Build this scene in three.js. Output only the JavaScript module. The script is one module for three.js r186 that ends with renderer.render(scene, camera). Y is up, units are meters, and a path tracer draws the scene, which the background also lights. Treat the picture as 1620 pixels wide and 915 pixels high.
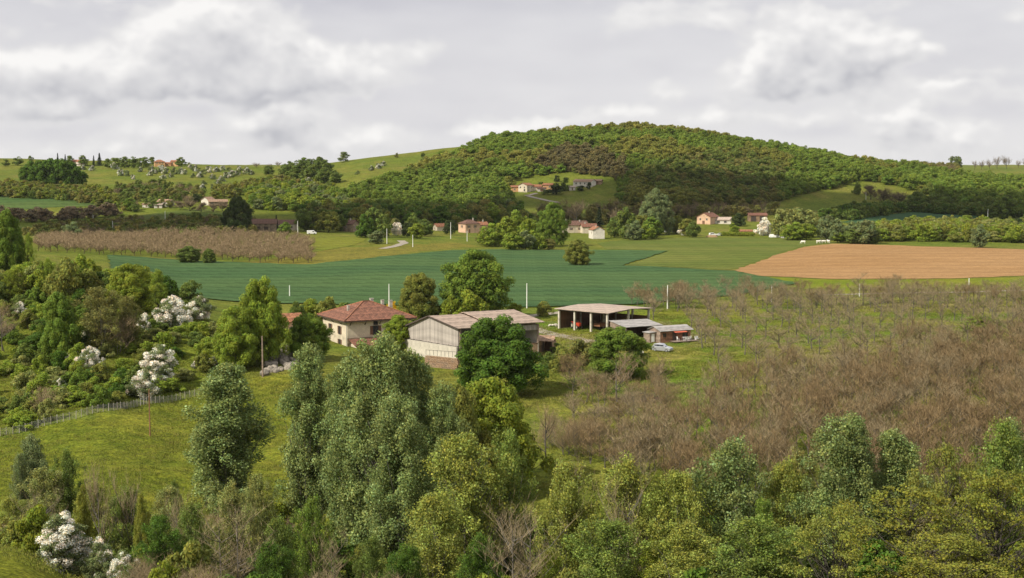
import * as THREE from 'three';
import { mergeGeometries } from 'three/addons/utils/BufferGeometryUtils.js';
import { MarchingCubes } from 'three/addons/objects/MarchingCubes.js';

// ---------------------------------------------------------------- camera, sky, sun, exposure
const EYE = 37, F = 2250, CX = 810, CY = 457.5, HOR = 265;
const PITCH = Math.atan((CY - HOR) / F);
const scene = new THREE.Scene();
const camera = new THREE.PerspectiveCamera(2 * Math.atan(CY / F) * 180 / Math.PI, 1620 / 915, 1, 9000);
camera.position.set(0, EYE, 0);
camera.rotation.set(-PITCH, 0, 0);
const renderer = new THREE.WebGLRenderer({ antialias: true });
renderer.toneMapping = THREE.LinearToneMapping;
renderer.toneMappingExposure = 1.06;
renderer.shadowMap.enabled = true;
const SUN = new THREE.Vector3(-0.60, 0.66, 0.45).normalize();
const sun = new THREE.DirectionalLight(new THREE.Color(1, 0.935, 0.81), 4.8);
sun.name = 'sun';
sun.position.copy(SUN).multiplyScalar(3000);
sun.castShadow = true;
sun.shadow.radius = 2.2;
sun.shadow.mapSize.set(4096, 4096);
Object.assign(sun.shadow.camera, { left: -1200, right: 1200, top: 1200, bottom: -1200, near: 10, far: 6000 });
scene.add(sun, sun.target);

// ---------------------------------------------------------------- small maths
const { sin, cos, sqrt, abs, min, max, floor, PI, atan2, tan, hypot, pow, exp } = Math;
const clamp = (x, a, b) => x < a ? a : x > b ? b : x, lerp = (a, b, t) => a + (b - a) * t;
const sstep = (a, b, x) => { const t = clamp((x - a) / (b - a), 0, 1); return t * t * (3 - 2 * t); };
function RNG(s) { s |= 0; return () => { s = (s + 0x6d2b79f5) | 0; let t = Math.imul(s ^ (s >>> 15), 1 | s); t = (t + Math.imul(t ^ (t >>> 7), 61 | t)) ^ t; return ((t ^ (t >>> 14)) >>> 0) / 4294967296; }; }
const h2 = (i, j) => { let t = Math.imul(i, 374761393) + Math.imul(j, 668265263) | 0; t = Math.imul(t ^ (t >>> 13), 1274126177); return ((t ^ (t >>> 16)) >>> 0) / 4294967296; };
function vnoise(x, y, per = 0) {
  const i = floor(x), j = floor(y), fx = x - i, fy = y - j, u = fx * fx * (3 - 2 * fx), v = fy * fy * (3 - 2 * fy);
  const m = per ? (a) => ((a % per) + per) % per : (a) => a;
  const a = h2(m(i), m(j)), b = h2(m(i + 1), m(j)), c = h2(m(i), m(j + 1)), d = h2(m(i + 1), m(j + 1));
  return (a + (b - a) * u) * (1 - v) + (c + (d - c) * u) * v;
}
function fbm(x, y, oct = 4, per = 0) { let s = 0, a = 0.5, n = 0; for (let o = 0; o < oct; o++) { s += a * vnoise(x + o * 17.3 * (per ? 0 : 1), y + o * 9.1 * (per ? 0 : 1), per); n += a; a *= 0.5; x *= 2; y *= 2; per *= 2; } return s / n; }

// ---------------------------------------------------------------- sky: broken cloud over a bright milky air
// az/el are turned into "u right, v down" in units of 1/2250 rad so that cloud sizes are angles
{
  const W = 4096, H = 2048, data = new Float32Array(W * H * 4);
  // cumulus of this sky: [u centre, v centre (0 = horizon, negative = up), half width, half height, weight]
  const C = [[325, 60, 66, 36, 1.3], [400, 88, 105, 40, 1.1], [300, 104, 120, 46, 1.15], [450, 125, 150, 26, .7], [235, 120, 60, 30, .6], [330, 140, 120, 26, 1], [480, 112, 110, 36, .55], [645, 85, 85, 24, .42], [575, 120, 75, 26, .4],
    [40, 128, 95, 32, 1.0], [110, 118, 70, 28, .8], [30, 165, 130, 28, .8], [120, 182, 110, 18, .7], [455, 190, 72, 27, .95], [420, 205, 60, 15, .5], [258, 216, 62, 24, .7], [585, 216, 90, 24, .5], [180, 240, 120, 16, .4], [520, 232, 110, 14, .4],
    [1215, 98, 52, 34, 1.0], [1290, 88, 82, 36, 1.1], [1255, 122, 110, 32, 1.05], [1345, 90, 60, 30, .8], [1400, 74, 30, 26, .62], [1440, 92, 24, 12, .4],
    [1050, 148, 42, 17, .5], [985, 184, 70, 17, .5], [1110, 186, 80, 18, .45], [1245, 192, 110, 18, .55], [1405, 190, 42, 18, .6], [1470, 141, 40, 5, .4], [880, 196, 70, 12, .4], [780, 212, 60, 12, .35]];
  const S = [[90, 205, 200, 26, .5], [330, 178, 150, 14, .5], [700, 200, 160, 20, .35], [620, 150, 130, 16, .3], [1120, 168, 220, 16, .4], [1330, 206, 180, 16, .45], [960, 120, 160, 20, .2], [1560, 180, 120, 14, .3], [560, 8, 190, 20, .8], [330, 0, 160, 26, .6], [820, 10, 220, 14, .25], [1150, 46, 170, 16, .3], [210, 62, 60, 18, .2], [1540, 50, 60, 16, .25]];   // thin grey layers
  const box = (L, u, v) => { let s = 0; for (const [a, b, rx, ry, w] of L) { const dx = (u - a) / rx, dy = (v - b) / ry, q = dx * dx + dy * dy; if (q < 6) { let g = exp(-q * 1.1) * w; if (dy > 0) g *= 1 - 0.25 * min(1, dy); s += g; } } return s; };
  const dens = (u, v, far) => {
    const wu = u + 30 * (fbm(u * .013, v * .02 + 40, 3) - .5) + 16 * (fbm(u * .05 + 9, v * .06, 3) - .5), wv = v + 26 * (fbm(u * .016 + 70, v * .024, 3) - .5) + 12 * (fbm(u * .06, v * .07 + 31, 3) - .5);
    let d = far > 0 ? 1.5 * far * max(0, fbm(u * .0042 + 3.3, v * .012 + 7.7, 4) - .46) * 3 : 0;
    if (far < 1) d += (box(C, wu, wv) * 1.3 + .95 * max(0, fbm(wu * .0048 + 6.1, wv * .017 + 2.4, 5) - .47) * 2.2) * (1 - far);
    return d * (.42 + 1.16 * fbm(u * .03 + 5, v * .045 + 2, 6));
  };
  const air = (el, ang) => {
    if (el < -0.012) return [.12, .13, .08];
    const x = cos(ang), z = sin(ang), az = atan2(x, -z);                         // az: 0 = straight ahead, + right
    const hi = sstep(.14, .45, el);
    const u = CX + az * F, v = HOR - tan(min(el, 1.2)) * F * lerp(1, .55, hi);
    const far = max(sstep(.42, .62, abs(az)), sstep(.125, .2, el));
    const t = clamp(el / .12, 0, 1);
    const drift = .6 * (fbm(u * .003 + 1.7, v * .009 + 4, 5) - .5) + .5 * (fbm(u * .0075 + 21, v * .028 + 14, 5) - .5);
    let R = lerp(.755, .65, t) + drift * .18, G = lerp(.745, .648, t) + drift * .18, B = lerp(.75, .68, t) + drift * .15;
    let st = far > .99 ? 0 : (1 - far) * box(S, u + 60 * (fbm(u * .01, v * .03, 4) - .5), v + 14 * (fbm(u * .02 + 8, v * .03, 4) - .5)) * (.5 + fbm(u * .02, v * .05 + 3, 4));
    st = clamp(st, 0, 1) * .55; R = lerp(R, .50, st); G = lerp(G, .50, st); B = lerp(B, .56, st);
    const d = dens(u, v, far);
    if (d > .04) {
      const a = sstep(.17, .46, d), dl = dens(u - 11, v - 15, far), dv = dens(u - 4, v - 34, far);
      const puff = fbm(u * .045 + 3, v * .06 + 11, 5) - .5, wisp = fbm(u * .014 + 9, v * .03 + 5, 4) - .5;
      const soft = (q) => 1.15 * Math.tanh(q / 1.15), lit = clamp(.60 + (soft(d) - soft(dl)) * .75 - (soft(dv) - .6) * .36 + puff * .5 + wisp * .34, .06, 1), k = lerp(.6, lit, sstep(.25, .95, d));
      R = lerp(R, lerp(.45, .93, k), a * .9); G = lerp(G, lerp(.455, .915, k), a * .9); B = lerp(B, lerp(.495, .895, k), a * .9);
    }
    return [R, G, B];
  };
  const dir = (r, c) => air(((r + .5) / H - .5) * PI, ((c + .5) / W - .5) * 2 * PI);
  // the small angle in front is worked out texel by texel, the rest every eighth texel and blended
  const Q = 8, cw = W / Q, chh = H / Q, coarse = []; for (let r = 0; r <= chh; r++) for (let c = 0; c < cw; c++) coarse.push(dir(min(H - 1, r * Q), c * Q));
  for (let r = 0; r < H; r++) {
    const el = ((r + .5) / H - .5) * PI;
    for (let c = 0; c < W; c++) {
      const o = (r * W + c) * 4, ang = ((c + .5) / W - .5) * 2 * PI, az = atan2(cos(ang), -sin(ang)); let q;
      if (el > -.013 && el < .15 && abs(az) < .44) q = dir(r, c);
      else { const i = floor(r / Q), j = floor(c / Q), fy = r / Q - i, fx = c / Q - j, j1 = (j + 1) % cw, A = coarse[i * cw + j], B = coarse[i * cw + j1], C2 = coarse[(i + 1) * cw + j], D = coarse[(i + 1) * cw + j1]; q = [0, 1, 2].map((k) => lerp(lerp(A[k], B[k], fx), lerp(C2[k], D[k], fx), fy)); }
      data[o] = q[0]; data[o + 1] = q[1]; data[o + 2] = q[2]; data[o + 3] = 1;
    }
  }
  const sky = new THREE.DataTexture(data, W, H, THREE.RGBAFormat, THREE.FloatType);
  sky.mapping = THREE.EquirectangularReflectionMapping; sky.magFilter = THREE.LinearFilter; sky.needsUpdate = true;
  scene.background = sky; scene.environment = sky;
}

// ---------------------------------------------------------------- naming
const used = new Map();
function numbered(n) { const k = used.get(n) ?? 0; used.set(n, k + 1); return k ? n + '_' + String(k).padStart(3, '0') : n; }
function tag(o, label, category, group, kind) { o.userData.label = label; if (category) o.userData.category = category; if (group) o.userData.group = group; if (kind) o.userData.kind = kind; return o; }
function shade(o) { o.traverse((m) => { if (m.isMesh) { m.castShadow = true; m.receiveShadow = true; } }); return o; }
function thing(name, label, category, [x, y, z] = [0, 0, 0], turn = 0, group) { const o = new THREE.Group(); o.name = numbered(name); o.position.set(x, y, z); o.rotation.y = turn; scene.add(o); return tag(o, label, category, group); }
function part(name, geo, material, parent) { const g = Array.isArray(geo) ? (geo.length > 1 ? mergeGeometries(geo) : geo[0]) : geo; const m = new THREE.Mesh(g, material); m.name = name; m.castShadow = m.receiveShadow = true; parent.add(m); return m; }
function struct(name, geo, material, label) { const m = new THREE.Mesh(geo, material); m.name = numbered(name); m.receiveShadow = m.castShadow = true; m.userData.kind = 'structure'; if (label) m.userData.label = label; scene.add(m); return m; }
const L = (r, g, b) => new THREE.Color().setRGB(r, g, b);
const S = (h) => new THREE.Color(h);
const std = (color, roughness = .9, more = {}) => new THREE.MeshStandardMaterial({ color, roughness, ...more });

// geometry collector
class MB {
  constructor() { this.p = []; this.n = []; this.c = []; this.i = []; this.u = []; }
  v(x, y, z, nx, ny, nz, r = 1, g = 1, b = 1, s = 0, t = 0) { this.p.push(x, y, z); this.n.push(nx, ny, nz); this.c.push(r, g, b); this.u.push(s, t); return this.p.length / 3 - 1; }
  geo() { const g = new THREE.BufferGeometry(); g.setAttribute('position', new THREE.Float32BufferAttribute(this.p, 3)); g.setAttribute('normal', new THREE.Float32BufferAttribute(this.n, 3)); g.setAttribute('color', new THREE.Float32BufferAttribute(this.c, 3)); g.setAttribute('uv', new THREE.Float32BufferAttribute(this.u, 2)); g.setIndex(this.i); return g; }
  // tapered limb along points [[x,y,z,r],...]
  limb(P, sides = 4, col = [1, 1, 1]) {
    let prev = -1;
    for (let k = 0; k < P.length; k++) {
      const a = P[max(0, k - 1)], b = P[min(P.length - 1, k + 1)];
      let dx = b[0] - a[0], dy = b[1] - a[1], dz = b[2] - a[2]; const l = hypot(dx, dy, dz) || 1; dx /= l; dy /= l; dz /= l;
      let ux, uy, uz; if (abs(dy) > .9) { ux = 1 - dx * dx; uy = -dx * dy; uz = -dx * dz; } else { ux = -dy * dx; uy = 1 - dy * dy; uz = -dy * dz; }
      const lu = hypot(ux, uy, uz) || 1; ux /= lu; uy /= lu; uz /= lu;
      const wx = dy * uz - dz * uy, wy = dz * ux - dx * uz, wz = dx * uy - dy * ux;
      const base = this.p.length / 3, tip = k === P.length - 1 && P[k][3] < .006;
      for (let s = 0; s < sides; s++) { const t = s / sides * 2 * PI, c = cos(t), q = sin(t), nx = ux * c + wx * q, ny = uy * c + wy * q, nz = uz * c + wz * q, r = P[k][3]; this.v(P[k][0] + nx * r, P[k][1] + ny * r, P[k][2] + nz * r, nx, ny, nz, ...col, s / sides, P[k][1]); if (tip) break; }
      if (k) for (let s = 0; s < sides; s++) { const s1 = (s + 1) % sides; if (tip) this.i.push(prev + s, prev + s1, base); else this.i.push(prev + s, prev + s1, base + s, base + s, prev + s1, base + s1); }
      prev = base;
    }
  }
  // a leaf-sized folded-flat face
  leaf(x, y, z, nx, ny, nz, sx, sy, a, r, g, b, mx = nx, my = ny, mz = nz) {
    let ux = ny, uy = -nx, uz = 0; let l = hypot(ux, uy); if (l < .05) { ux = 1; uy = 0; l = 1; } ux /= l; uy /= l;
    const wx = ny * uz - nz * uy, wy = nz * ux - nx * uz, wz = nx * uy - ny * ux, ca = cos(a), sa = sin(a);
    const ax = (ux * ca + wx * sa) * sx, ay = (uy * ca + wy * sa) * sx, az = (uz * ca + wz * sa) * sx;
    const bx = (wx * ca - ux * sa) * sy, by = (wy * ca - uy * sa) * sy, bz = (wz * ca - uz * sa) * sy;
    const i = this.p.length / 3;
    this.v(x - ax, y - ay, z - az, mx, my, mz, r, g, b); this.v(x + bx, y + by, z + bz, mx, my, mz, r, g, b); this.v(x + ax, y + ay, z + az, mx, my, mz, r, g, b); this.v(x - bx, y - by, z - bz, mx, my, mz, r, g, b);
    this.i.push(i, i + 3, i + 1, i + 1, i + 3, i + 2);
  }
}
// ---------------------------------------------------------------- terrain: heights (m) of the land along eleven sight lines
const KD = [0, 60, 100, 120, 140, 170, 200, 220, 250, 280, 310, 350, 400, 460, 540, 620, 700, 780, 860, 950, 1050, 1150, 1250, 1350, 1450, 1600, 1900, 2500, 4000];
const KP = [-150, 0, 150, 300, 450, 600, 800, 1000, 1200, 1400, 1620, 1800];
const HT = [
  [35.2, 13, 7.5, 5, -1.2, -3.2, -3.2, -2, 0, 5, 9.5, 11, 10, 8, 6, 5, 5, 5, 7, 13, 20, 26, 31, 35, 39, 43, 40, 38, 43],
  [35.2, 12, 7, 4.2, -1.8, -3.4, -3.4, -2.5, -1, 4, 9, 10.5, 9, 7, 5, 4, 4, 4, 6, 13, 20.5, 26.5, 31, 36, 41.5, 46, 42, 38, 43],
  [35.2, 12, 4.5, 0, -4, -3, -2, -1.5, 1, 6, 9, 10, 7, 4.5, 2.5, 2, 2, 3, 6, 12, 17, 23, 29, 35.5, 41, 45, 40, 38, 43],
  [35.2, 17, 5, -1, -4.8, -4.5, -4, -3.6, -.8, 3.6, 5, 3.5, 1.2, 0, 0, .5, 2, 4, 7.5, 13, 19, 26, 32, 37, 39, 38.5, 35, 38, 43],
  [35.2, 16, 4, -3, -5.5, -5, -3.5, -2, .5, 1, .5, 0, 0, 0, 0, .5, 2.2, 3.5, 5, 11, 18, 25, 32, 37, 38, 36, 34, 38, 43],
  [35.2, 16, 4, -3, -5.5, -5, -3.5, -2.2, -1, 0, 0, 0, 0, .2, .8, 1.4, 2.2, 2, 5, 12, 22, 33, 42, 47, 46, 39, 34, 38, 43],
  [35.2, 16, 4, -3, -5.5, -5, -3.5, -2.4, -1, -.4, 0, 0, 0, 0, .3, .6, .8, 1, 3, 10, 20, 36, 50, 60, 59, 52, 40, 38, 43],
  [35.2, 16, 4, -3, -5, -4.5, -3, -2, -1, -.3, 0, 0, 0, 0, 0, .2, .4, .8, 3, 9.5, 23, 43, 59, 69, 67, 58, 44, 38, 43],
  [35.2, 16, 4, -2.5, -4, -2.5, -1.5, -1, -.4, 0, 0, 0, 0, 0, .2, .6, .8, 1, 3, 8, 18.5, 34, 47, 55, 52, 44, 36, 38, 43],
  [35.2, 16, 4.5, -2, -3, -1.5, -.8, -.4, 0, 0, 0, 0, 0, 0, .5, 1, 1, 1, 2.5, 6, 13.5, 22, 30, 34, 32, 28, 25, 38, 43],
  [35.2, 17, 6, -1, -2.5, -1.2, -.6, -.2, 0, 0, 0, 0, 0, 0, .5, 1, .6, .5, 1.8, 5.5, 12, 18, 24, 28, 28, 27, 26, 38, 43],
  [35.2, 18, 8, 0, -2, -1, -.5, 0, 0, 0, 0, 0, 0, 0, .5, 1, .6, .5, 1.8, 5.5, 13, 20, 28, 33, 34, 33, 30, 38, 43]];
const seg = (K, x) => { let i = 0; while (i < K.length - 2 && x > K[i + 1]) i++; return i; };
function her(y0, y1, y2, y3, x0, x1, x2, x3, x) {   // monotone-ish cubic through uneven knots
  const h = x2 - x1, t = (x - x1) / h, s = (y2 - y1) / h, sl = x1 > x0 ? (y1 - y0) / (x1 - x0) : s, sr = x3 > x2 ? (y3 - y2) / (x3 - x2) : s;
  const m1 = sl * s <= 0 ? 0 : 2 * sl * s / (sl + s), m2 = sr * s <= 0 ? 0 : 2 * sr * s / (sr + s);
  const t2 = t * t, t3 = t2 * t;
  return (2 * t3 - 3 * t2 + 1) * y1 + (t3 - 2 * t2 + t) * h * m1 + (-2 * t3 + 3 * t2) * y2 + (t3 - t2) * h * m2;
}
function baseH(x, z) {
  const a = atan2(x, -z), r = hypot(x, z), D = min(3999, r * cos(clamp(a, -.72, .72))), px = clamp(CX + F * tan(clamp(a, -.72, .72)), KP[0], KP[KP.length - 1] - .01);
  const i = seg(KD, D), i0 = max(0, i - 1), i3 = min(KD.length - 1, i + 2), j = seg(KP, px), j0 = max(0, j - 1), j3 = min(KP.length - 1, j + 2);
  const col = (q) => her(HT[q][i0], HT[q][i], HT[q][i + 1], HT[q][i3], KD[i0], KD[i], KD[i + 1], KD[i3], D);
  return her(col(j0), col(j), col(j + 1), col(j3), KP[j0], KP[j], KP[j + 1], KP[j3], px);
}
function Hs(x, z) {
  const D = hypot(x, z), w = sstep(90, 140, D);
  return baseH(x, z) + w * ((fbm(x * .02 + 50, z * .02 + 50, 3) - .5) * .9 + (fbm(x * .11, z * .11 + 20, 2) - .5) * .28) + sstep(150, 170, D) * (1 - sstep(235, 260, D)) * sstep(-18, -30, x) * (fbm(x * .07 + 3, z * .19, 3) - .5) * 1.1 + sstep(820, 1000, D) * (fbm(x * .009 + 5, z * .009, 3) - .5) * 7;
}
// the ground mesh: finer where it is near; everything that lies on the land samples these same triangles
const ANG = []; { for (let k = 0; k <= 330; k++) ANG.push(lerp(-.62, .62, k / 330)); const rest = 2 * PI - 1.24; for (let k = 1; k < 34; k++) ANG.push(.62 + rest * k / 34); }
const RAD = []; { for (let r = 45; r < 4600; r *= 1 + clamp(.011 + .000004 * r, .011, .03)) RAD.push(r); }
const NA = ANG.length, NR = RAD.length;
const PX = new Float32Array(NA * NR), PY = new Float32Array(NA * NR), PZ = new Float32Array(NA * NR);
for (let i = 0; i < NR; i++) for (let j = 0; j < NA; j++) { const x = sin(ANG[j]) * RAD[i], z = -cos(ANG[j]) * RAD[i], k = i * NA + j; PX[k] = x; PZ[k] = z; PY[k] = Hs(x, z); }
function H(x, z) {
  const r = hypot(x, z); if (r < RAD[0] || r >= RAD[NR - 1]) return Hs(x, z);
  let a = atan2(x, -z); if (a < -.62) a += 2 * PI;
  let lo = 0, hi = NR - 1; while (hi - lo > 1) { const m = (lo + hi) >> 1; if (RAD[m] <= r) lo = m; else hi = m; }
  let jl = 0, jh = NA; while (jh - jl > 1) { const m = (jl + jh) >> 1; if (ANG[m] <= a) jl = m; else jh = m; }
  const j1 = (jl + 1) % NA, A = lo * NA + jl, B = lo * NA + j1, C = A + NA, Dd = B + NA;
  const bary = (p, q, s) => { const d = (PZ[q] - PZ[s]) * (PX[p] - PX[s]) + (PX[s] - PX[q]) * (PZ[p] - PZ[s]); const u = ((PZ[q] - PZ[s]) * (x - PX[s]) + (PX[s] - PX[q]) * (z - PZ[s])) / d, v = ((PZ[s] - PZ[p]) * (x - PX[s]) + (PX[p] - PX[s]) * (z - PZ[s])) / d; return [u, v, 1 - u - v, u * PY[p] + v * PY[q] + (1 - u - v) * PY[s]]; };
  const t = bary(A, B, C); if (t[2] >= -1e-6 && t[1] >= -1e-3 && t[0] >= -1e-3) return t[3];
  return bary(B, Dd, C)[3];
}
// photograph pixel -> direction; the distance comes from the ground it meets or is given
const cp = cos(PITCH), sp = sin(PITCH);
const slope = (px, py) => { const dy = CY - py, d = F * cp + dy * sp; return [(px - CX) / d, (dy * cp - F * sp) / d]; };
const xAt = (px, D, py = 400) => slope(px, py)[0] * D;
const yAt = (py, D) => EYE + slope(CX, py)[1] * D;
function hit(px, py, from = 70) { const [sx, sy] = slope(px, py); let p = from; for (let D = from; D < 3000; D += max(.5, D * .004)) { if (EYE + sy * D <= H(sx * D, -D)) { let a = p, b = D; for (let k = 0; k < 14; k++) { const m = (a + b) / 2; if (EYE + sy * m <= H(sx * m, -m)) b = m; else a = m; } return [sx * b, EYE + sy * b, -b]; } p = D; } return [sx * 1400, H(sx * 1400, -1400), -1400]; }
const pix = (x, y, z) => { const D = -z, s = (y - EYE) / D, dy = F * (s * cp + sp) / (cp - s * sp); return [CX + x / D * (F * cp + dy * sp), CY - dy]; };
const poly = (L, from) => L.map(([px, py]) => { const h = hit(px, py, from); return [h[0], h[2]]; });
function inside(P, x, y) { let c = false; for (let i = 0, j = P.length - 1; i < P.length; j = i++) { const a = P[i], b = P[j]; if ((a[1] > y) !== (b[1] > y) && x < (b[0] - a[0]) * (y - a[1]) / (b[1] - a[1]) + a[0]) c = !c; } return c; }

// ---------------------------------------------------------------- textures: grain of ground, crop, soil, render, tile, bark
function grain(n, f, srgb = true) { const d = new Uint8Array(n * n * 4); for (let y = 0; y < n; y++) for (let x = 0; x < n; x++) { const c = f(x / n, y / n), o = (y * n + x) * 4; for (let k = 0; k < 3; k++) d[o + k] = clamp((Array.isArray(c) ? c[k] : c) * 255, 0, 255); d[o + 3] = 255; } const t = new THREE.DataTexture(d, n, n); t.wrapS = t.wrapT = THREE.RepeatWrapping; t.magFilter = THREE.LinearFilter; if (srgb) t.colorSpace = THREE.SRGBColorSpace; t.needsUpdate = true; return t; }
const rep = (t, x, y = x) => { const c = t.clone(); c.repeat.set(x, y); c.needsUpdate = true; return c; };
const grassTex = grain(1024, (u, v) => { const a = fbm(u * 32, v * 32, 4, 32), b = fbm(u * 128 + 3, v * 128, 3, 128), e = fbm(u * 7 + 5, v * 7, 3, 7), k = .6 + .3 * (a - .5) + .55 * (b - .5) + .12 * (e - .5); return [k * 1.04 + .17 + .08 * (a - .5), k + .19, k * .86 + .15]; });
const cropTex = grain(512, (u, v) => { const row = sin(v * 2 * PI * 40) * .015, a = fbm(u * 4, v * 4, 5, 4), b = fbm(u * 60, v * 120 + 1, 2, 120), k = .72 + .3 * (a - .5) + .3 * (b - .5) + row; return [k * .98, k, k * .98]; });
const soilTex = grain(512, (u, v) => { const a = fbm(u * 5, v * 5, 5, 5), b = fbm(u * 90, v * 90, 2, 90), k = .74 + .16 * (a - .5) + .36 * (b - .5); return [k, k * .98, k * .95]; });
const grassBump = grain(512, (u, v) => fbm(u * 24, v * 24, 5, 24), false);
const plasterTex = grain(256, (u, v) => { const a = fbm(u * 4, v * 4, 5, 4), b = fbm(u * 40, v * 40, 2, 40); const k = .86 + .26 * (a - .5) + .1 * (b - .5); return [k, k * .985, k * .96]; });
const tileTex = grain(256, (u, v) => { const col = .5 + .5 * sin(u * 2 * PI * 12), rowp = (v * 12) % 1, id = h2(floor(u * 12), floor(v * 12)), a = fbm(u * 4, v * 4, 4, 4); const k = .62 + .22 * col - (rowp < .14 ? .16 : 0) + .26 * (id - .5) + .35 * (a - .5); return [k, k * .96, k * .92]; });
const tileBump = grain(256, (u, v) => (.5 + .5 * sin(u * 2 * PI * 12)) * .7 + .3 * ((v * 12) % 1), false);
const woodTex = grain(256, (u, v) => { const a = fbm(u * 32, v * 3, 4, 32), b = fbm(u * 5, v * 5 + 2, 4, 5); const k = .78 + .34 * (a - .5) + .26 * (b - .5); return [k, k * .97, k * .95]; });
const sheetTex = grain(256, (u, v) => { const w = .5 + .5 * sin(u * 2 * PI * 16), a = fbm(u * 5, v * 5, 5, 5); const k = .74 + .12 * w + .4 * (a - .5); return [k, k * .97, k * .94]; });
const sheetBump = grain(256, (u) => .5 + .5 * sin(u * 2 * PI * 16), false);
const barkTex = grain(128, (u, v) => { const a = fbm(u * 16, v * 4, 4, 16); const k = .7 + .5 * (a - .5); return [k, k, k]; });
const stoneTex = grain(256, (u, v) => { const a = fbm(u * 6, v * 6, 5, 6), b = fbm(u * 30, v * 30, 3, 30); const k = .75 + .5 * (a - .5) + .25 * (b - .5); return [k, k * .97, k * .92]; });

// ---------------------------------------------------------------- ground colour: kinds of grass, in patches
const zone = {
  meadow: poly([[-60, 905], [-60, 705], [0, 692], [140, 664], [290, 636], [440, 590], [520, 600], [520, 905]], 122),
  bank: poly([[-80, 690], [0, 688], [150, 658], [290, 632], [340, 600], [345, 520], [250, 470], [60, 455], [-80, 460]], 150),
  orchard: poly([[850, 560], [850, 505], [1020, 492], [1260, 470], [1700, 462], [1700, 700], [1050, 700]], 150),
  dry: poly([[380, 419], [500, 395], [640, 388], [720, 384], [760, 390], [560, 412], [470, 421]], 300),
};
const mixc = (a, b, t) => [lerp(a[0], b[0], t), lerp(a[1], b[1], t), lerp(a[2], b[2], t)];
const GC = { lush: [.12, .165, .022], olive: [.175, .18, .04], dark: [.06, .085, .016], dry: [.24, .20, .075], far: [.15, .165, .045], straw: [.28, .23, .10], yellow: [.26, .24, .028] };
function groundCol(x, z) {
  const D = hypot(x, z), n1 = fbm(x * .018 + 3, z * .018, 4), n2 = fbm(x * .07 + 8, z * .07 + 1, 4), n3 = fbm(x * .3, z * .3 + 5, 3);
  let c;
  if (D < 128 && !(x > -25)) c = mixc([.135, .165, .02], [.19, .20, .03], n2);
  else if (D < 95) c = mixc(GC.lush, GC.olive, n2);
  else if (inside(zone.meadow, x, z)) { c = mixc([.15, .18, .026], [.215, .222, .04], sstep(.35, .65, n2 * .6 + n1 * .4)); c = mixc(c, [.09, .125, .018], sstep(.55, .75, n3) * .5); c = mixc(c, GC.yellow, sstep(.56, .7, n1) * .5 * sstep(.4, .6, n3)); }
  else if (inside(zone.bank, x, z)) c = mixc([.12, .165, .026], [.19, .215, .04], n2);
  else if (inside(zone.orchard, x, z)) { c = mixc([.125, .195, .024], [.215, .23, .042], sstep(.38, .62, n2)); c = mixc(c, GC.straw, sstep(.56, .72, n1) * .6 * sstep(.35, .6, n3)); }
  else if (inside(zone.dry, x, z)) c = mixc(GC.olive, [.24, .20, .06], n2);
  else { c = mixc([.135, .18, .034], [.185, .195, .045], sstep(.3, .7, n1 * .5 + n2 * .5)); c = mixc(c, [.24, .21, .08], sstep(.58, .8, n2) * .5); }
  const k = .9 + .25 * (n3 - .5); return [c[0] * k, c[1] * k, c[2] * k];
}
const groundMat = new THREE.MeshPhysicalMaterial({ specularIntensity: .1, vertexColors: true, roughness: 1, map: rep(grassTex, 1 / 29), bumpMap: rep(grassBump, 1 / 13), bumpScale: .22 });
groundMat.color.setScalar(1.45);
{
  const g = new THREE.BufferGeometry(), n = NA * NR, P = new Float32Array((n + 1) * 3), Cc = new Float32Array((n + 1) * 3), U = new Float32Array((n + 1) * 2), I = [];
  for (let k = 0; k < n; k++) { P[k * 3] = PX[k]; P[k * 3 + 1] = PY[k]; P[k * 3 + 2] = PZ[k]; U[k * 2] = PX[k]; U[k * 2 + 1] = PZ[k]; const c = groundCol(PX[k], PZ[k]); Cc.set(c, k * 3); }
  P[n * 3 + 1] = EYE - 1.7; Cc.set(GC.lush, n * 3);
  for (let i = 0; i < NR - 1; i++) for (let j = 0; j < NA; j++) { const j1 = (j + 1) % NA, A = i * NA + j, B = i * NA + j1, C = A + NA, D = B + NA; I.push(A, B, C, B, D, C); }
  for (let j = 0; j < NA; j++) I.push(n, (j + 1) % NA, j);
  g.setAttribute('position', new THREE.BufferAttribute(P, 3)); g.setAttribute('color', new THREE.BufferAttribute(Cc, 3)); g.setAttribute('uv', new THREE.BufferAttribute(U, 2)); g.setIndex(I); g.computeVertexNormals();
  struct('ground', g, groundMat, 'rolling grassy valley floor and hillsides');
}
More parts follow.
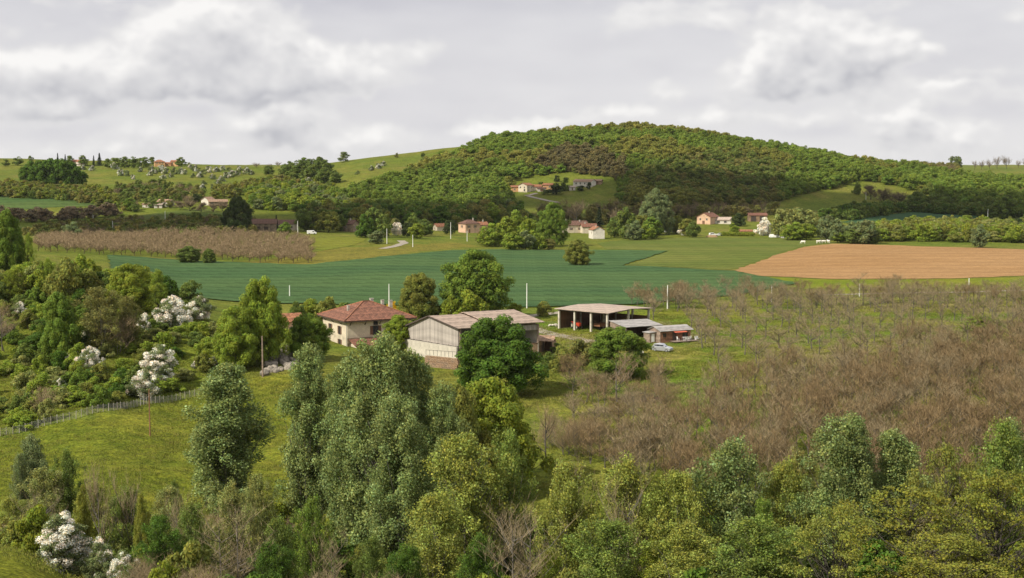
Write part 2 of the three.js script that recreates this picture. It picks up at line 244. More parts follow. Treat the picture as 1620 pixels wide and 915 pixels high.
// a sheet that follows the ground's own triangles inside an outline, lifted by its crop height
const ragged = (O, amp) => { const out = []; O.forEach((p, i) => { const q = O[(i + 1) % O.length], l = hypot(q[0] - p[0], q[1] - p[1]), n = max(1, floor(l / 2.5)), nx = (q[1] - p[1]) / l, nz = -(q[0] - p[0]) / l; for (let k = 0; k < n; k++) { const t = k / n, x = lerp(p[0], q[0], t), z = lerp(p[1], q[1], t), d = ((fbm(x * .13, z * .13, 3) - .5) * 2.2 + (fbm(x * .6 + 4, z * .6, 2) - .5)) * amp; out.push([x + nx * d, z + nz * d]); } }); return out; };
function sheet(name, outline, lift, material, label, colFn, rag = 1.4) {
  if (rag) outline = ragged(outline, rag);
  const P = [], C = [], U = []; let x0 = 1e9, x1 = -1e9, r0 = 1e9, r1 = 0; for (const [x, z] of outline) { x0 = min(x0, x); x1 = max(x1, x); const r = hypot(x, z); r0 = min(r0, r); r1 = max(r1, r); }
  const emit = (a, b, c) => { for (const q of [a, b, c]) { P.push(q[0], q[1] + lift, q[2]); U.push(q[0], q[2]); if (colFn) C.push(...colFn(q[0], q[2])); } };
  const midp = (a, b) => [(a[0] + b[0]) / 2, (a[1] + b[1]) / 2, (a[2] + b[2]) / 2];
  const go = (a, b, c, d) => { const n = inside(outline, a[0], a[2]) + inside(outline, b[0], b[2]) + inside(outline, c[0], c[2]); const ctr = inside(outline, (a[0] + b[0] + c[0]) / 3, (a[2] + b[2] + c[2]) / 3); if (n === 3 && ctr) return emit(a, b, c); if (d === 0) { if (ctr) emit(a, b, c); return; } if (n === 0 && !ctr && d < 4) return; const p = midp(a, b), q = midp(b, c), r = midp(c, a); go(a, p, r, d - 1); go(p, b, q, d - 1); go(r, q, c, d - 1); go(p, q, r, d - 1); };
  for (let i = 0; i < NR - 1; i++) { if (RAD[i + 1] < r0 * .9 || RAD[i] > r1 * 1.02) continue; for (let j = 0; j < 330; j++) { const A = i * NA + j; if (PX[A] < x0 - 12 || PX[A] > x1 + 12) continue; const v = (k) => [PX[k], PY[k], PZ[k]]; go(v(A), v(A + 1), v(A + NA), 4); go(v(A + 1), v(A + NA + 1), v(A + NA), 4); } }
  const g = new THREE.BufferGeometry(); g.setAttribute('position', new THREE.Float32BufferAttribute(P, 3)); g.setAttribute('uv', new THREE.Float32BufferAttribute(U, 2)); if (colFn) g.setAttribute('color', new THREE.Float32BufferAttribute(C, 3)); g.computeVertexNormals();
  return struct(name, g, material, label);
}
const fieldMat = (tex, s, col, extra = {}) => new THREE.MeshPhysicalMaterial({ specularIntensity: .1, map: rep(tex, s), color: col, roughness: 1, ...extra });
const patchy = (a, b, f = .012, fz = .03) => (x, z) => { const n = sstep(.32, .68, fbm(x * f + 2, z * fz, 4)), k = .9 + .2 * fbm(x * .05, z * .09, 4); return mixc(a, b, n).map((q) => q * k); };
const vc = { vertexColors: true };
const ZWHEAT = poly([[170, 404], [230, 408], [300, 413], [400, 417], [490, 419.5], [560, 412], [650, 403], [720, 396.5], [800, 395.5], [900, 396], [1056, 397.5], [1022, 409], [985, 421], [1080, 425], [1160, 430], [1262, 449], [1180, 466], [1000, 483], [830, 487], [700, 486], [450, 481], [330, 474], [180, 442]], 330);
sheet('wheat_field', ZWHEAT, .28, fieldMat(cropTex, 1 / 14, L(1.35, 1.35, 1.35), { ...vc, bumpMap: rep(grassBump, 1 / 6), bumpScale: .25 }), 'blue-green field of young wheat behind the farm', patchy([.090, .166, .064], [.118, .195, .070], .01, .045));
sheet('ploughed_field', poly([[1160, 428], [1200, 415], [1240, 400.5], [1275, 391], [1320, 386], [1400, 388], [1500, 391.5], [1700, 398], [1700, 434], [1620, 437], [1500, 441], [1300, 441.5], [1200, 437]], 330), .12, fieldMat(soilTex, 1 / 16, L(1.5, 1.5, 1.5), { ...vc, bumpMap: rep(grassBump, 1 / 5), bumpScale: .2 }), 'bare orange-brown ploughed field', patchy([.44, .265, .122], [.475, .295, .142], .015, .03));
sheet('mown_field', poly([[405, 404], [470, 385], [500, 377], [560, 375.5], [580, 378], [570, 385], [540, 392], [490, 400]], 330), .1, fieldMat(cropTex, 1 / 12, L(1.35, 1.35, 1.35), vc), 'yellow-green strip of mown grass', patchy([.20, .23, .03], [.25, .25, .035]));
sheet('pasture', poly([[990, 420], [1024, 409], [1060, 397], [1010, 395.5], [960, 395], [945, 385], [1000, 378], [1120, 376], [1280, 379], [1320, 384], [1270, 390], [1238, 400], [1198, 414], [1158, 427], [1085, 424]], 330), .08, fieldMat(cropTex, 1 / 12, L(1.35, 1.35, 1.35), { ...vc, bumpMap: rep(grassBump, 1 / 6), bumpScale: .2 }), 'yellowish green cattle pasture below the village', patchy([.165, .205, .042], [.22, .235, .055], .02, .05));
sheet('grass_strip', poly([[1264, 449], [1200, 438], [1300, 442.5], [1500, 442], [1700, 436], [1700, 460], [1500, 465], [1260, 470]], 330), .06, fieldMat(grassTex, 1 / 9, L(1.6, 1.6, 1.6), vc), 'bright grass strip in front of the ploughed field', patchy([.14, .18, .02], [.19, .20, .03], .03, .1));
sheet('dark_crop_field', poly([[1330, 352], [1400, 340], [1450, 334], [1520, 338], [1640, 350], [1640, 362], [1560, 358], [1480, 362]], 500), .15, fieldMat(cropTex, 1 / 14, L(1.35, 1.35, 1.35), vc), 'dark green crop field at the foot of the wooded hill', patchy([.06, .125, .055], [.075, .145, .06]));
sheet('slope_field', poly([[-120, 333], [-120, 309], [40, 309], [120, 315], [160, 321], [150, 326], [60, 330]], 600), .15, fieldMat(cropTex, 1 / 14, L(1.35, 1.35, 1.35), vc), 'smooth green crop field on the far slope', patchy([.09, .155, .045], [.12, .175, .05]));
sheet('low_meadow', poly([[120, 372], [150, 352], [250, 337], [330, 330], [360, 338], [360, 362], [260, 366]], 500), .1, fieldMat(cropTex, 1 / 12, L(1.35, 1.35, 1.35), vc), 'short green meadow below the cottages', patchy([.11, .15, .03], [.15, .165, .04]));
// tracks
const gravel = new THREE.MeshStandardMaterial({ map: rep(stoneTex, 1 / 4), color: L(.62, .57, .50), roughness: 1 });
function track(name, L2, w, lift, label, from = 200, mat = gravel) { const pts = L2.map(([a, b]) => { const h = hit(a, b, from); return [h[0], h[2]]; }), A = [], B = []; pts.forEach((p, k) => { const a = pts[max(0, k - 1)], b = pts[min(pts.length - 1, k + 1)], dx = b[0] - a[0], dz = b[1] - a[1], l = hypot(dx, dz); A.push([p[0] - dz / l * w / 2, p[1] + dx / l * w / 2]); B.unshift([p[0] + dz / l * w / 2, p[1] - dx / l * w / 2]); }); return sheet(name, [...A, ...B], lift, mat, label, undefined, .35); }
track('farm_track', [[800, 510], [840, 500], [884, 495], [930, 491]], 3.2, .05, 'pale gravel track entering the farm from the fields', 300);
track('farm_track', [[840, 519], [862, 526], [895, 533], [936, 542]], 3.4, .05, 'pale concrete drive between the barn and the open shed');
track('lane', [[604, 394], [628, 389], [640, 385], [634, 381]], 4, .1, 'light grey lane bending out of the village', 500);
track('lane', [[832, 309], [840, 312], [862, 317], [884, 321]], 4, .25, 'white gravel track climbing to the houses in the clearing', 800);
track('lane', [[850, 306], [838, 309], [832, 310]], 4, .25, 'white gravel track turning at the hillside houses', 800);
track('lane', [[1290, 467], [1400, 464.5], [1520, 463], [1640, 460]], 3, .12, 'pale lane beside the bare orchard', 330);
// ---------------------------------------------------------------- plants: prototypes
const leafMat = (color, t = .36) => new THREE.MeshPhysicalMaterial({ color, vertexColors: true, roughness: .95, transmission: t, thickness: 0, side: THREE.DoubleSide, ior: 1.3, specularIntensity: .2 });
const barkMat = (color) => new THREE.MeshStandardMaterial({ color, map: rep(barkTex, 2, 1), roughness: 1 });
const M = {
  poplar: leafMat(L(0.222, 0.279, 0.089)), young: leafMat(L(0.282, 0.313, 0.062)), youngGreen: leafMat(L(0.207, 0.270, 0.054)), bright: leafMat(L(0.167, 0.243, 0.037)), deep: leafMat(L(0.101, 0.177, 0.025)), gold: leafMat(L(0.237, 0.284, 0.035)),
  olive: leafMat(L(0.227, 0.245, 0.051)), oliveBrown: leafMat(L(0.225, 0.222, 0.062)), mid: leafMat(L(0.161, 0.215, 0.045)), dark: leafMat(L(0.068, 0.097, 0.030)), blossom: leafMat(L(0.853, 0.816, 0.720), .3), spring: leafMat(L(0.242, 0.313, 0.040)), greyGreen: leafMat(L(0.202, 0.245, 0.099)), conifer: leafMat(L(0.040, 0.059, 0.025), .1), purple: leafMat(L(0.244, 0.189, 0.115), .1), gorse: leafMat(L(0.686, 0.469, 0.020)), ivy: leafMat(L(0.257, 0.270, 0.045)), sallow: leafMat(L(0.282, 0.303, 0.091)), scrubGrey: leafMat(L(0.177, 0.168, 0.076)), blossomFar: leafMat(L(0.603, 0.602, 0.500), .25),
  bark: barkMat(L(.17, .145, .115)), barkPale: barkMat(L(.33, .30, .25)), barkRed: barkMat(L(.19, .125, .08)), barkDark: barkMat(L(.085, .07, .055)), barkGrey: barkMat(L(.29, .25, .20)),
};
const sph = (R) => { const y = R() * 2 - 1, a = R() * 2 * PI, s = sqrt(1 - y * y); return [s * cos(a), y, s * sin(a)]; };
// leaves spread over a clump; the light and shade come from the leaves themselves
function clump(mb, R, cx, cy, cz, rx, ry, n, leaf, o = {}) {
  for (let k = 0; k < n; k++) {
    let d = sph(R); if (d[1] < -.35 && R() < .6) d = [d[0], -d[1], d[2]];
    const q = lerp(o.inner ?? .45, 1.06, pow(R(), .6)), x = cx + d[0] * rx * q, y = cy + d[1] * ry * q, z = cz + d[2] * rx * q;
    const r = sph(R), b = o.out ?? .55; let nx = d[0] * b + r[0] * (1 - b) * 1.3, ny = d[1] * b + .25 + r[1] * (1 - b) * 1.3, nz = d[2] * b + r[2] * (1 - b) * 1.3; const l = hypot(nx, ny, nz) || 1; nx /= l; ny /= l; nz /= l;
    let mx = nx * .55 + d[0] * .45, my = ny * .55 + d[1] * .45, mz = nz * .55 + d[2] * .45; const ml = hypot(mx, my, mz) || 1;
    const s = leaf * (.5 + R() * .95), v = .72 + .56 * R(), mix = R(), pale = o.pale && R() < o.pale ? 1.75 : 1;
    mb.leaf(x, y, z, nx, ny, nz, s * .62, s * .5, R() * 6.3, v * (.86 + .3 * mix) * pale * (o.tint?.[0] ?? 1), v * pale * (o.tint?.[1] ?? 1), v * (1.15 - .35 * mix) * pale * (pale > 1 ? 1.25 : 1) * (o.tint?.[2] ?? 1), mx / ml, my / ml, mz / ml);
  }
}
// a broad-leaved tree as {crown, wood}: H height, W crown width; profile(t) radius over crown height
function broad(o) {
  const R = RNG(o.seed), mb = new MB(), wb = new MB(), { H: h, W } = o, y0 = o.y0 ?? h * .15, ch = h - y0, rad = W / 2, lob = [0, 1, 2, 3, 4].map(() => [R() * 6.3, 1 + floor(R() * 4), R() * 6.3]);
  const bend = [(R() - .5) * .06 * h, (R() - .5) * .06 * h], tr = o.tr ?? h * .016;
  const spine = (y) => { const t = y / h; return [bend[0] * t * t, bend[1] * t * t]; };
  const tp = []; for (let k = 0; k <= 8; k++) { const y = h * .93 * k / 8, s = spine(y); tp.push([s[0] + (R() - .5) * tr * .6, y, s[1] + (R() - .5) * tr * .6, max(.004, tr * pow(1 - k / 8, .8) * (k === 0 ? 1.45 : 1))]); } wb.limb(tp, 6);
  const stems = o.stems ?? 0; for (let k = 0; k < stems; k++) { const a = R() * 6.3, e = rad * (.3 + .4 * R()), top = h * (.6 + .25 * R()); wb.limb([[cos(a) * tr, 0, sin(a) * tr, tr * .75], [cos(a) * e * .4, top * .4, sin(a) * e * .4, tr * .5], [cos(a) * e * .8, top * .8, sin(a) * e * .8, tr * .25], [cos(a) * e, top, sin(a) * e, .003]], 5); }
  for (let k = 0; k < o.clumps; k++) {
    let t, p; do { t = R(); p = o.profile(t); } while (R() > p + .08);
    const a = R() * 2 * PI; let lobe = 1; for (const [ph, m, q] of lob) lobe += (o.lobe ?? .1) * sin(a * m + ph + t * 5 * sin(q));
    const f = pow(R(), o.core ?? .38) * (R() < (o.ragged ?? .12) ? 1.1 + .22 * R() : 1), rr = max(0, rad * p * lobe * f - o.rc * .35), y = y0 + t * ch * .97, s = spine(y), x = s[0] + cos(a) * rr, z = s[1] + sin(a) * rr, rc = o.rc * (.62 + .7 * R());
    const cover = o.cover * (.75 + .5 * R()), n = floor(cover * 4 * PI * rc * rc * .8 / (o.leaf * o.leaf * .62));
    const tv = .82 + .36 * R();
    clump(mb, R, x, y, z, rc, rc * (o.tall ?? .85), n, o.leaf, { pale: o.pale, out: o.out, inner: o.inner, tint: [tv * (1 + (R() - .5) * .14), tv, tv] });
    if (k < (o.limbs ?? 40)) { const yb = max(y0 * .6, y - rr * (o.rise ?? .9) - h * .05), sb = spine(yb), mx = lerp(sb[0], x, .55), mz = lerp(sb[1], z, .55), my = lerp(yb, y, .45) + (R() - .5) * .1 * h; const w = tr * .42 * (1 - yb / h * .75); wb.limb([[sb[0], yb, sb[1], w], [mx, my, mz, w * .6], [x, y + rc * .3, z, max(.004, w * .2)]], 4); if (o.twigs) for (let q = 0; q < o.twigs; q++) { const d = sph(R), f2 = .3 + .6 * R(), bx = lerp(mx, x, f2), by = lerp(my, y, f2), bz = lerp(mz, z, f2); wb.limb([[bx, by, bz, w * .3], [bx + d[0] * rc * .9, by + (abs(d[1]) + .3) * rc * .8, bz + d[2] * rc * .9, .004]], 3); } }
  }
  return { crown: mb.geo(), wood: wb.geo(), H: h, W };
}
// a leafless tree: limbs, branches, twigs
function bare(o) {
  const R = RNG(o.seed), wb = new MB(), tb = new MB(), { H: h, W } = o, tr = o.tr ?? h * .02, y0 = o.y0 ?? h * .25;
  const stems = o.stems ?? 1, tipsOf = [];
  for (let q = 0; q < stems; q++) {
    const a = R() * 6.3, lean = stems > 1 ? W * .22 * R() : h * .03, sx = cos(a) * lean, sz = sin(a) * lean, r = tr / sqrt(stems);
    const b0 = [cos(a) * (stems > 1 ? W * .08 : 0), 0, sin(a) * (stems > 1 ? W * .08 : 0)];
    wb.limb([[b0[0], 0, b0[2], r * 1.3], [b0[0] + sx * .5, y0 * .6, b0[2] + sz * .5, r], [b0[0] + sx * .8, y0, b0[2] + sz * .8, r * .85], [b0[0] + sx, h * .6, b0[2] + sz, r * .45], [b0[0] + sx * 1.1, h * .93, b0[2] + sz * 1.1, .004]], 5);
    for (let k = 0; k < o.limbs; k++) {
      const yb = lerp(y0, h * .7, pow(R(), 1.2)), aa = R() * 6.3, len = W * .5 * (.55 + .5 * R()) * (1 - .35 * (yb - y0) / h), rise = (o.up ?? .8) * (.7 + .6 * R()), bx = b0[0] + sx * .85, bz = b0[2] + sz * .85;
      const e = [bx + cos(aa) * len, min(h * .98, yb + len * rise), bz + sin(aa) * len], m = [bx + cos(aa) * len * .5, yb + len * rise * .38, bz + sin(aa) * len * .5];
      wb.limb([[bx, yb, bz, r * .5], [...m, r * .3], [...e, r * .1]], 4);
      for (let j = 0; j < o.branches; j++) { const f = .25 + .75 * R(), p = f < .5 ? [lerp(bx, m[0], f * 2), lerp(yb, m[1], f * 2), lerp(bz, m[2], f * 2)] : [lerp(m[0], e[0], f * 2 - 1), lerp(m[1], e[1], f * 2 - 1), lerp(m[2], e[2], f * 2 - 1)]; const d = sph(R), bl = W * .2 * (.5 + R()); tipsOf.push([p, [p[0] + d[0] * bl, min(h, p[1] + (d[1] * .4 + .75) * bl * (o.up ?? .8) * 1.2), p[2] + d[2] * bl]]); }
    }
  }
  for (const [p, e] of tipsOf) {
    tb.limb([[...p, o.tw * 1.4], [...e, .004]], 3);
    for (let k = 0; k < o.twigs; k++) { const f = .15 + .85 * R(), q = [lerp(p[0], e[0], f), lerp(p[1], e[1], f), lerp(p[2], e[2], f)], d = sph(R), l = (o.tl ?? .9) * (.5 + .8 * R()), x = q[0] + d[0] * l * .75, y = q[1] + (d[1] * .5 + .7) * l, z = q[2] + d[2] * l * .75, w = o.tw * (.7 + .6 * R()), s = sph(R), v = .75 + .5 * R(); const i = tb.p.length / 3; tb.v(q[0] + s[0] * w, q[1], q[2] + s[2] * w, s[0], .3, s[2], v, v, v); tb.v(q[0] - s[0] * w, q[1], q[2] - s[2] * w, s[2], .3, -s[0], v, v, v); tb.v(x, y, z, d[0], .5, d[2], v, v, v); tb.i.push(i, i + 1, i + 2); }
  }
  return { crown: tb.geo(), wood: wb.geo(), H: h, W };
}
function spruce(o) { const R = RNG(o.seed), mb = new MB(), wb = new MB(), { H: h, W } = o; wb.limb([[0, 0, 0, h * .016], [0, h * .97, 0, .004]], 6); for (let k = 0; k < o.n; k++) { const t = pow(R(), 1.25), y = h * (.06 + .93 * t), r = W / 2 * (1 - t) * (.62 + .5 * R()) + .1, a = R() * 6.3; for (let q = 0; q < 5; q++) { const f = .3 + .7 * q / 4, v = .7 + .6 * R(); mb.leaf(cos(a) * r * f, y - r * f * .35, sin(a) * r * f, cos(a) * .35 + (R() - .5) * .6, .9, sin(a) * .35 + (R() - .5) * .6, o.leaf * (.7 + .5 * R()), o.leaf * .45, R() * 6.3, v, v, v); } } return { crown: mb.geo(), wood: wb.geo(), H: h, W }; }
const oval = (t) => sqrt(max(0, 1 - pow(2 * t - .9, 2) * .82)) * (t < .1 ? .6 + 4 * t : 1), tallOval = (t) => pow(sin(PI * clamp(.1 + t * .84, 0, 1)), .6) * (1 - .25 * t), dome = (t) => sqrt(max(0, 1 - pow(max(0, t - .15) / .88, 2.2))) * (.8 + .2 * min(1, t * 5)), cone = (t) => 1 - t * .8;
const P = {
  poplar: [0, 1, 2].map((k) => broad({ seed: 11 + k, H: 22, W: 8.5 + k, y0: 1.5, clumps: 250, rc: 1.0, leaf: .175, cover: .6, profile: tallOval, core: .42, lobe: .16, tall: 1.3, pale: .12, limbs: 110, twigs: 1, out: .35, inner: .2, ragged: .22, rise: 1.5, tr: .26 })),
  sparse: [0, 1, 2].map((k) => broad({ seed: 31 + k, H: 16, W: 10, y0: 2, clumps: 260, rc: .8, leaf: .165, cover: .33, profile: tallOval, core: .62, lobe: .17, tall: 1.15, pale: .1, limbs: 130, twigs: 3, out: .3, inner: .1, ragged: .3, stems: 2, rise: 1.2, tr: .2 })),
  dense: [0, 1, 2].map((k) => broad({ seed: 51 + k, H: 12, W: 12, y0: .9, clumps: 190, rc: 1.15, leaf: .24, cover: .8, inner: .3, profile: dome, core: .34, lobe: .07, limbs: 30, out: .6, tall: .75 })),
  bush: [0, 1, 2, 3].map((k) => broad({ seed: 71 + k, H: 4, W: 5, y0: .2, clumps: 46, rc: .72, leaf: .22, cover: .8, profile: dome, core: .42, lobe: .14, limbs: 18, stems: 3, out: .45, tr: .06, twigs: 1 })),
  flower: [0, 1].map((k) => broad({ seed: 81 + k, H: 4, W: 5, y0: .25, clumps: 64, rc: .58, leaf: .13, cover: .62, inner: .2, profile: dome, core: .35, lobe: .16, limbs: 14, stems: 3, out: .5, tr: .07 })),
  mid: [0, 1, 2, 3].map((k) => broad({ seed: 91 + k, H: 11, W: 9, y0: 1, clumps: 60, rc: 1.35, leaf: .5, cover: .85, profile: k % 2 ? dome : oval, core: .36, lobe: .1, limbs: 12, out: .55 })),
  oak: [0, 1, 2].map((k) => broad({ seed: 171 + k, H: 13, W: 12, y0: 1.5, clumps: 150, rc: .9, leaf: .16, cover: .22, inner: .1, ragged: .3, profile: dome, core: .5, lobe: .16, tall: .7, limbs: 150, twigs: 6, out: .35, stems: 3, rise: .7, tr: .24 })),
  far: [0, 1, 2, 3, 4, 5].map((k) => broad({ seed: 101 + k, H: 12, W: 9.5, y0: 1.6, clumps: 30, rc: 1.75, leaf: .68, cover: .75, inner: .3, ragged: .25, profile: dome, core: .34, lobe: .1, limbs: 4, out: .6 })),
  farBush: [0, 1].map((k) => broad({ seed: 111 + k, H: 4, W: 5.5, y0: .1, clumps: 14, rc: 1.0, leaf: .5, cover: .9, profile: dome, core: .36, lobe: .14, limbs: 2, out: .6 })),
  walnut: [0, 1, 2, 3].map((k) => bare({ seed: 121 + k, H: 6.5, W: 6.5, y0: 1.4, limbs: 9, branches: 9, twigs: 10, tw: .017, tl: 1.0, up: .85, tr: .13 })),
  pole: [0, 1, 2, 3].map((k) => bare({ seed: 131 + k, H: 8, W: 4.8, y0: 1.4, limbs: 12, branches: 8, twigs: 11, tw: .0165, tl: 1.0, up: 1.3, tr: .075 })),
  farBare: [0, 1, 2].map((k) => bare({ seed: 141 + k, H: 6, W: 6.5, y0: .9, limbs: 10, branches: 8, twigs: 11, tw: .036, tl: 1.2, up: .8, tr: .13 })),
  roundBare: [0, 1, 2].map((k) => bare({ seed: 181 + k, H: 7, W: 8, y0: .4, limbs: 18, branches: 10, twigs: 16, tw: .05, tl: 1.2, up: .42, tr: .2 })),
  bareTree: [0, 1, 2].map((k) => bare({ seed: 191 + k, H: 9, W: 7, y0: 1.6, limbs: 15, branches: 8, twigs: 8, tw: .011, tl: .9, up: .7, tr: .12, stems: 2 })),
  flowerTree: [0, 1].map((k) => broad({ seed: 85 + k, H: 8, W: 5, y0: .4, clumps: 110, rc: .58, leaf: .13, cover: .6, inner: .2, profile: tallOval, core: .4, lobe: .16, limbs: 20, stems: 3, out: .5, tr: .09, ragged: .25 })),
  shrubBare: [0, 1, 2].map((k) => bare({ seed: 151 + k, H: 5, W: 6.5, y0: .3, limbs: 8, branches: 8, twigs: 9, tw: .012, tl: .9, up: .75, tr: .11, stems: 5 })),
  spruce: [0, 1].map((k) => spruce({ seed: 161 + k, H: 13, W: 6.5, n: 330, leaf: .62 })),
};
const foliage = { castShadow: true, receiveShadow: true };
let pick = 0;
// one tree or bush as a thing: trunk + crown (+ blossom)
function plant(name, kind, mats, x, z, h, w, label, category, group, o = {}) {
  if (kind === 'bush' && h > 1.35 * w) kind = 'sparse'; if (kind === 'shrubBare' && h > 1.05 * w) kind = 'bareTree'; if (kind === 'flower' && h > 1.15 * w) kind = 'flowerTree';
  const list = P[kind], p = list[(o.v ?? pick++) % list.length], g = new THREE.Group(); g.name = numbered(name); scene.add(g);
  g.position.set(x, H(x, z) - .06 * min(1, h / 6) - (o.sink ?? 0), z); g.rotation.y = o.turn ?? h2(floor(x * 10), floor(z * 10)) * 6.28; g.scale.set(w / p.W, h / p.H, w / p.W);
  const t = new THREE.Mesh(p.wood, mats[1] ?? M.bark); t.name = 'trunk'; const c = new THREE.Mesh(p.crown, mats[0]); c.name = o.crownName ?? 'crown'; Object.assign(t, foliage); Object.assign(c, foliage); g.add(t, c);
  if (o.blossom) { const q = list[(list.indexOf(p) + 1) % list.length], b = new THREE.Mesh(q.crown, o.bm ?? M.blossom); b.name = 'blossom'; b.scale.set(.99 * o.blossom, .985, .99 * o.blossom); b.rotation.y = 1; b.position.y = .1; Object.assign(b, foliage); g.add(b); }
  return tag(g, label, category ?? 'tree', group);
}
// by pixel column, distance and the height at which its top shows
const byTop = (name, kind, mats, px, D, top, wpx, label, category, group, o = {}) => { const x = xAt(px, D, top), z = -D; return plant(name, kind, mats, x, z, max(.8, yAt(top, D) - H(x, z) + .06), wpx * D / F, label, category, group, o); };
// by the pixel where it meets the ground
const byBase = (name, kind, mats, px, py, top, wpx, label, category, group, o = {}) => { const h = hit(px, py, o.from ?? 240), D = -h[2]; return plant(name, kind, mats, h[0], h[2], max(.8, yAt(top, D) - h[1] + .06), wpx * D / F, label, category, group, o); };
// uncountable masses: one object, instanced
function mass(name, label, kinds, spots) {
  const g = new THREE.Group(); g.name = numbered(name); tag(g, label, undefined, undefined, 'stuff'); scene.add(g);
  const bins = new Map(), m4 = new THREE.Matrix4(), q = new THREE.Quaternion(), up = new THREE.Vector3(0, 1, 0), col = new THREE.Color();
  spots.forEach((s, i) => { const [kind, mat] = kinds[s.k ?? 0], v = i % P[kind].length, key = kind + v + mat; if (!bins.has(key)) bins.set(key, [P[kind][v], M[mat], []]); bins.get(key)[2].push(s); });
  for (const [p, mat, list] of bins.values()) for (const [geo, mm, nm] of [[p.crown, mat, 'crowns'], [p.wood, M.barkDark, 'trunks']]) {
    const im = new THREE.InstancedMesh(geo, mm, list.length); im.name = nm; Object.assign(im, foliage); im.userData.kind = 'stuff';
    list.forEach((s, i) => { q.setFromAxisAngle(up, h2(floor(s.x * 7), floor(s.z * 7)) * 6.28); m4.compose(new THREE.Vector3(s.x, s.y ?? H(s.x, s.z) - .1, s.z), q, new THREE.Vector3(s.w / p.W, s.h / p.H, s.w / p.W)); im.setMatrixAt(i, m4); if (nm === 'crowns') { col.setRGB(...(s.c ?? [1, 1, 1])); im.setColorAt(i, col); } });
    g.add(im);
  }
  return g;
}
// jittered spots over the land, kept where their pixel falls inside a pixel outline
function scatter(outline, D0, D1, step, seed, keep) {
  const R = RNG(seed), out = [];
  for (let D = D0; D < D1; D += step) { const xm = D * .40; for (let x = -xm; x < xm; x += step) { const xx = x + (R() - .5) * step * 1.7, zz = -D + (R() - .5) * step * 1.7, y = H(xx, zz), p = pix(xx, y, zz); const a = R(), b = R(); if (p[0] < -60 || p[0] > 1690 || !inside(outline, p[0], p[1])) continue; const s = keep(xx, zz, p, a, b, y); if (s) out.push({ x: xx, z: zz, ...s }); } }
  return out;
}
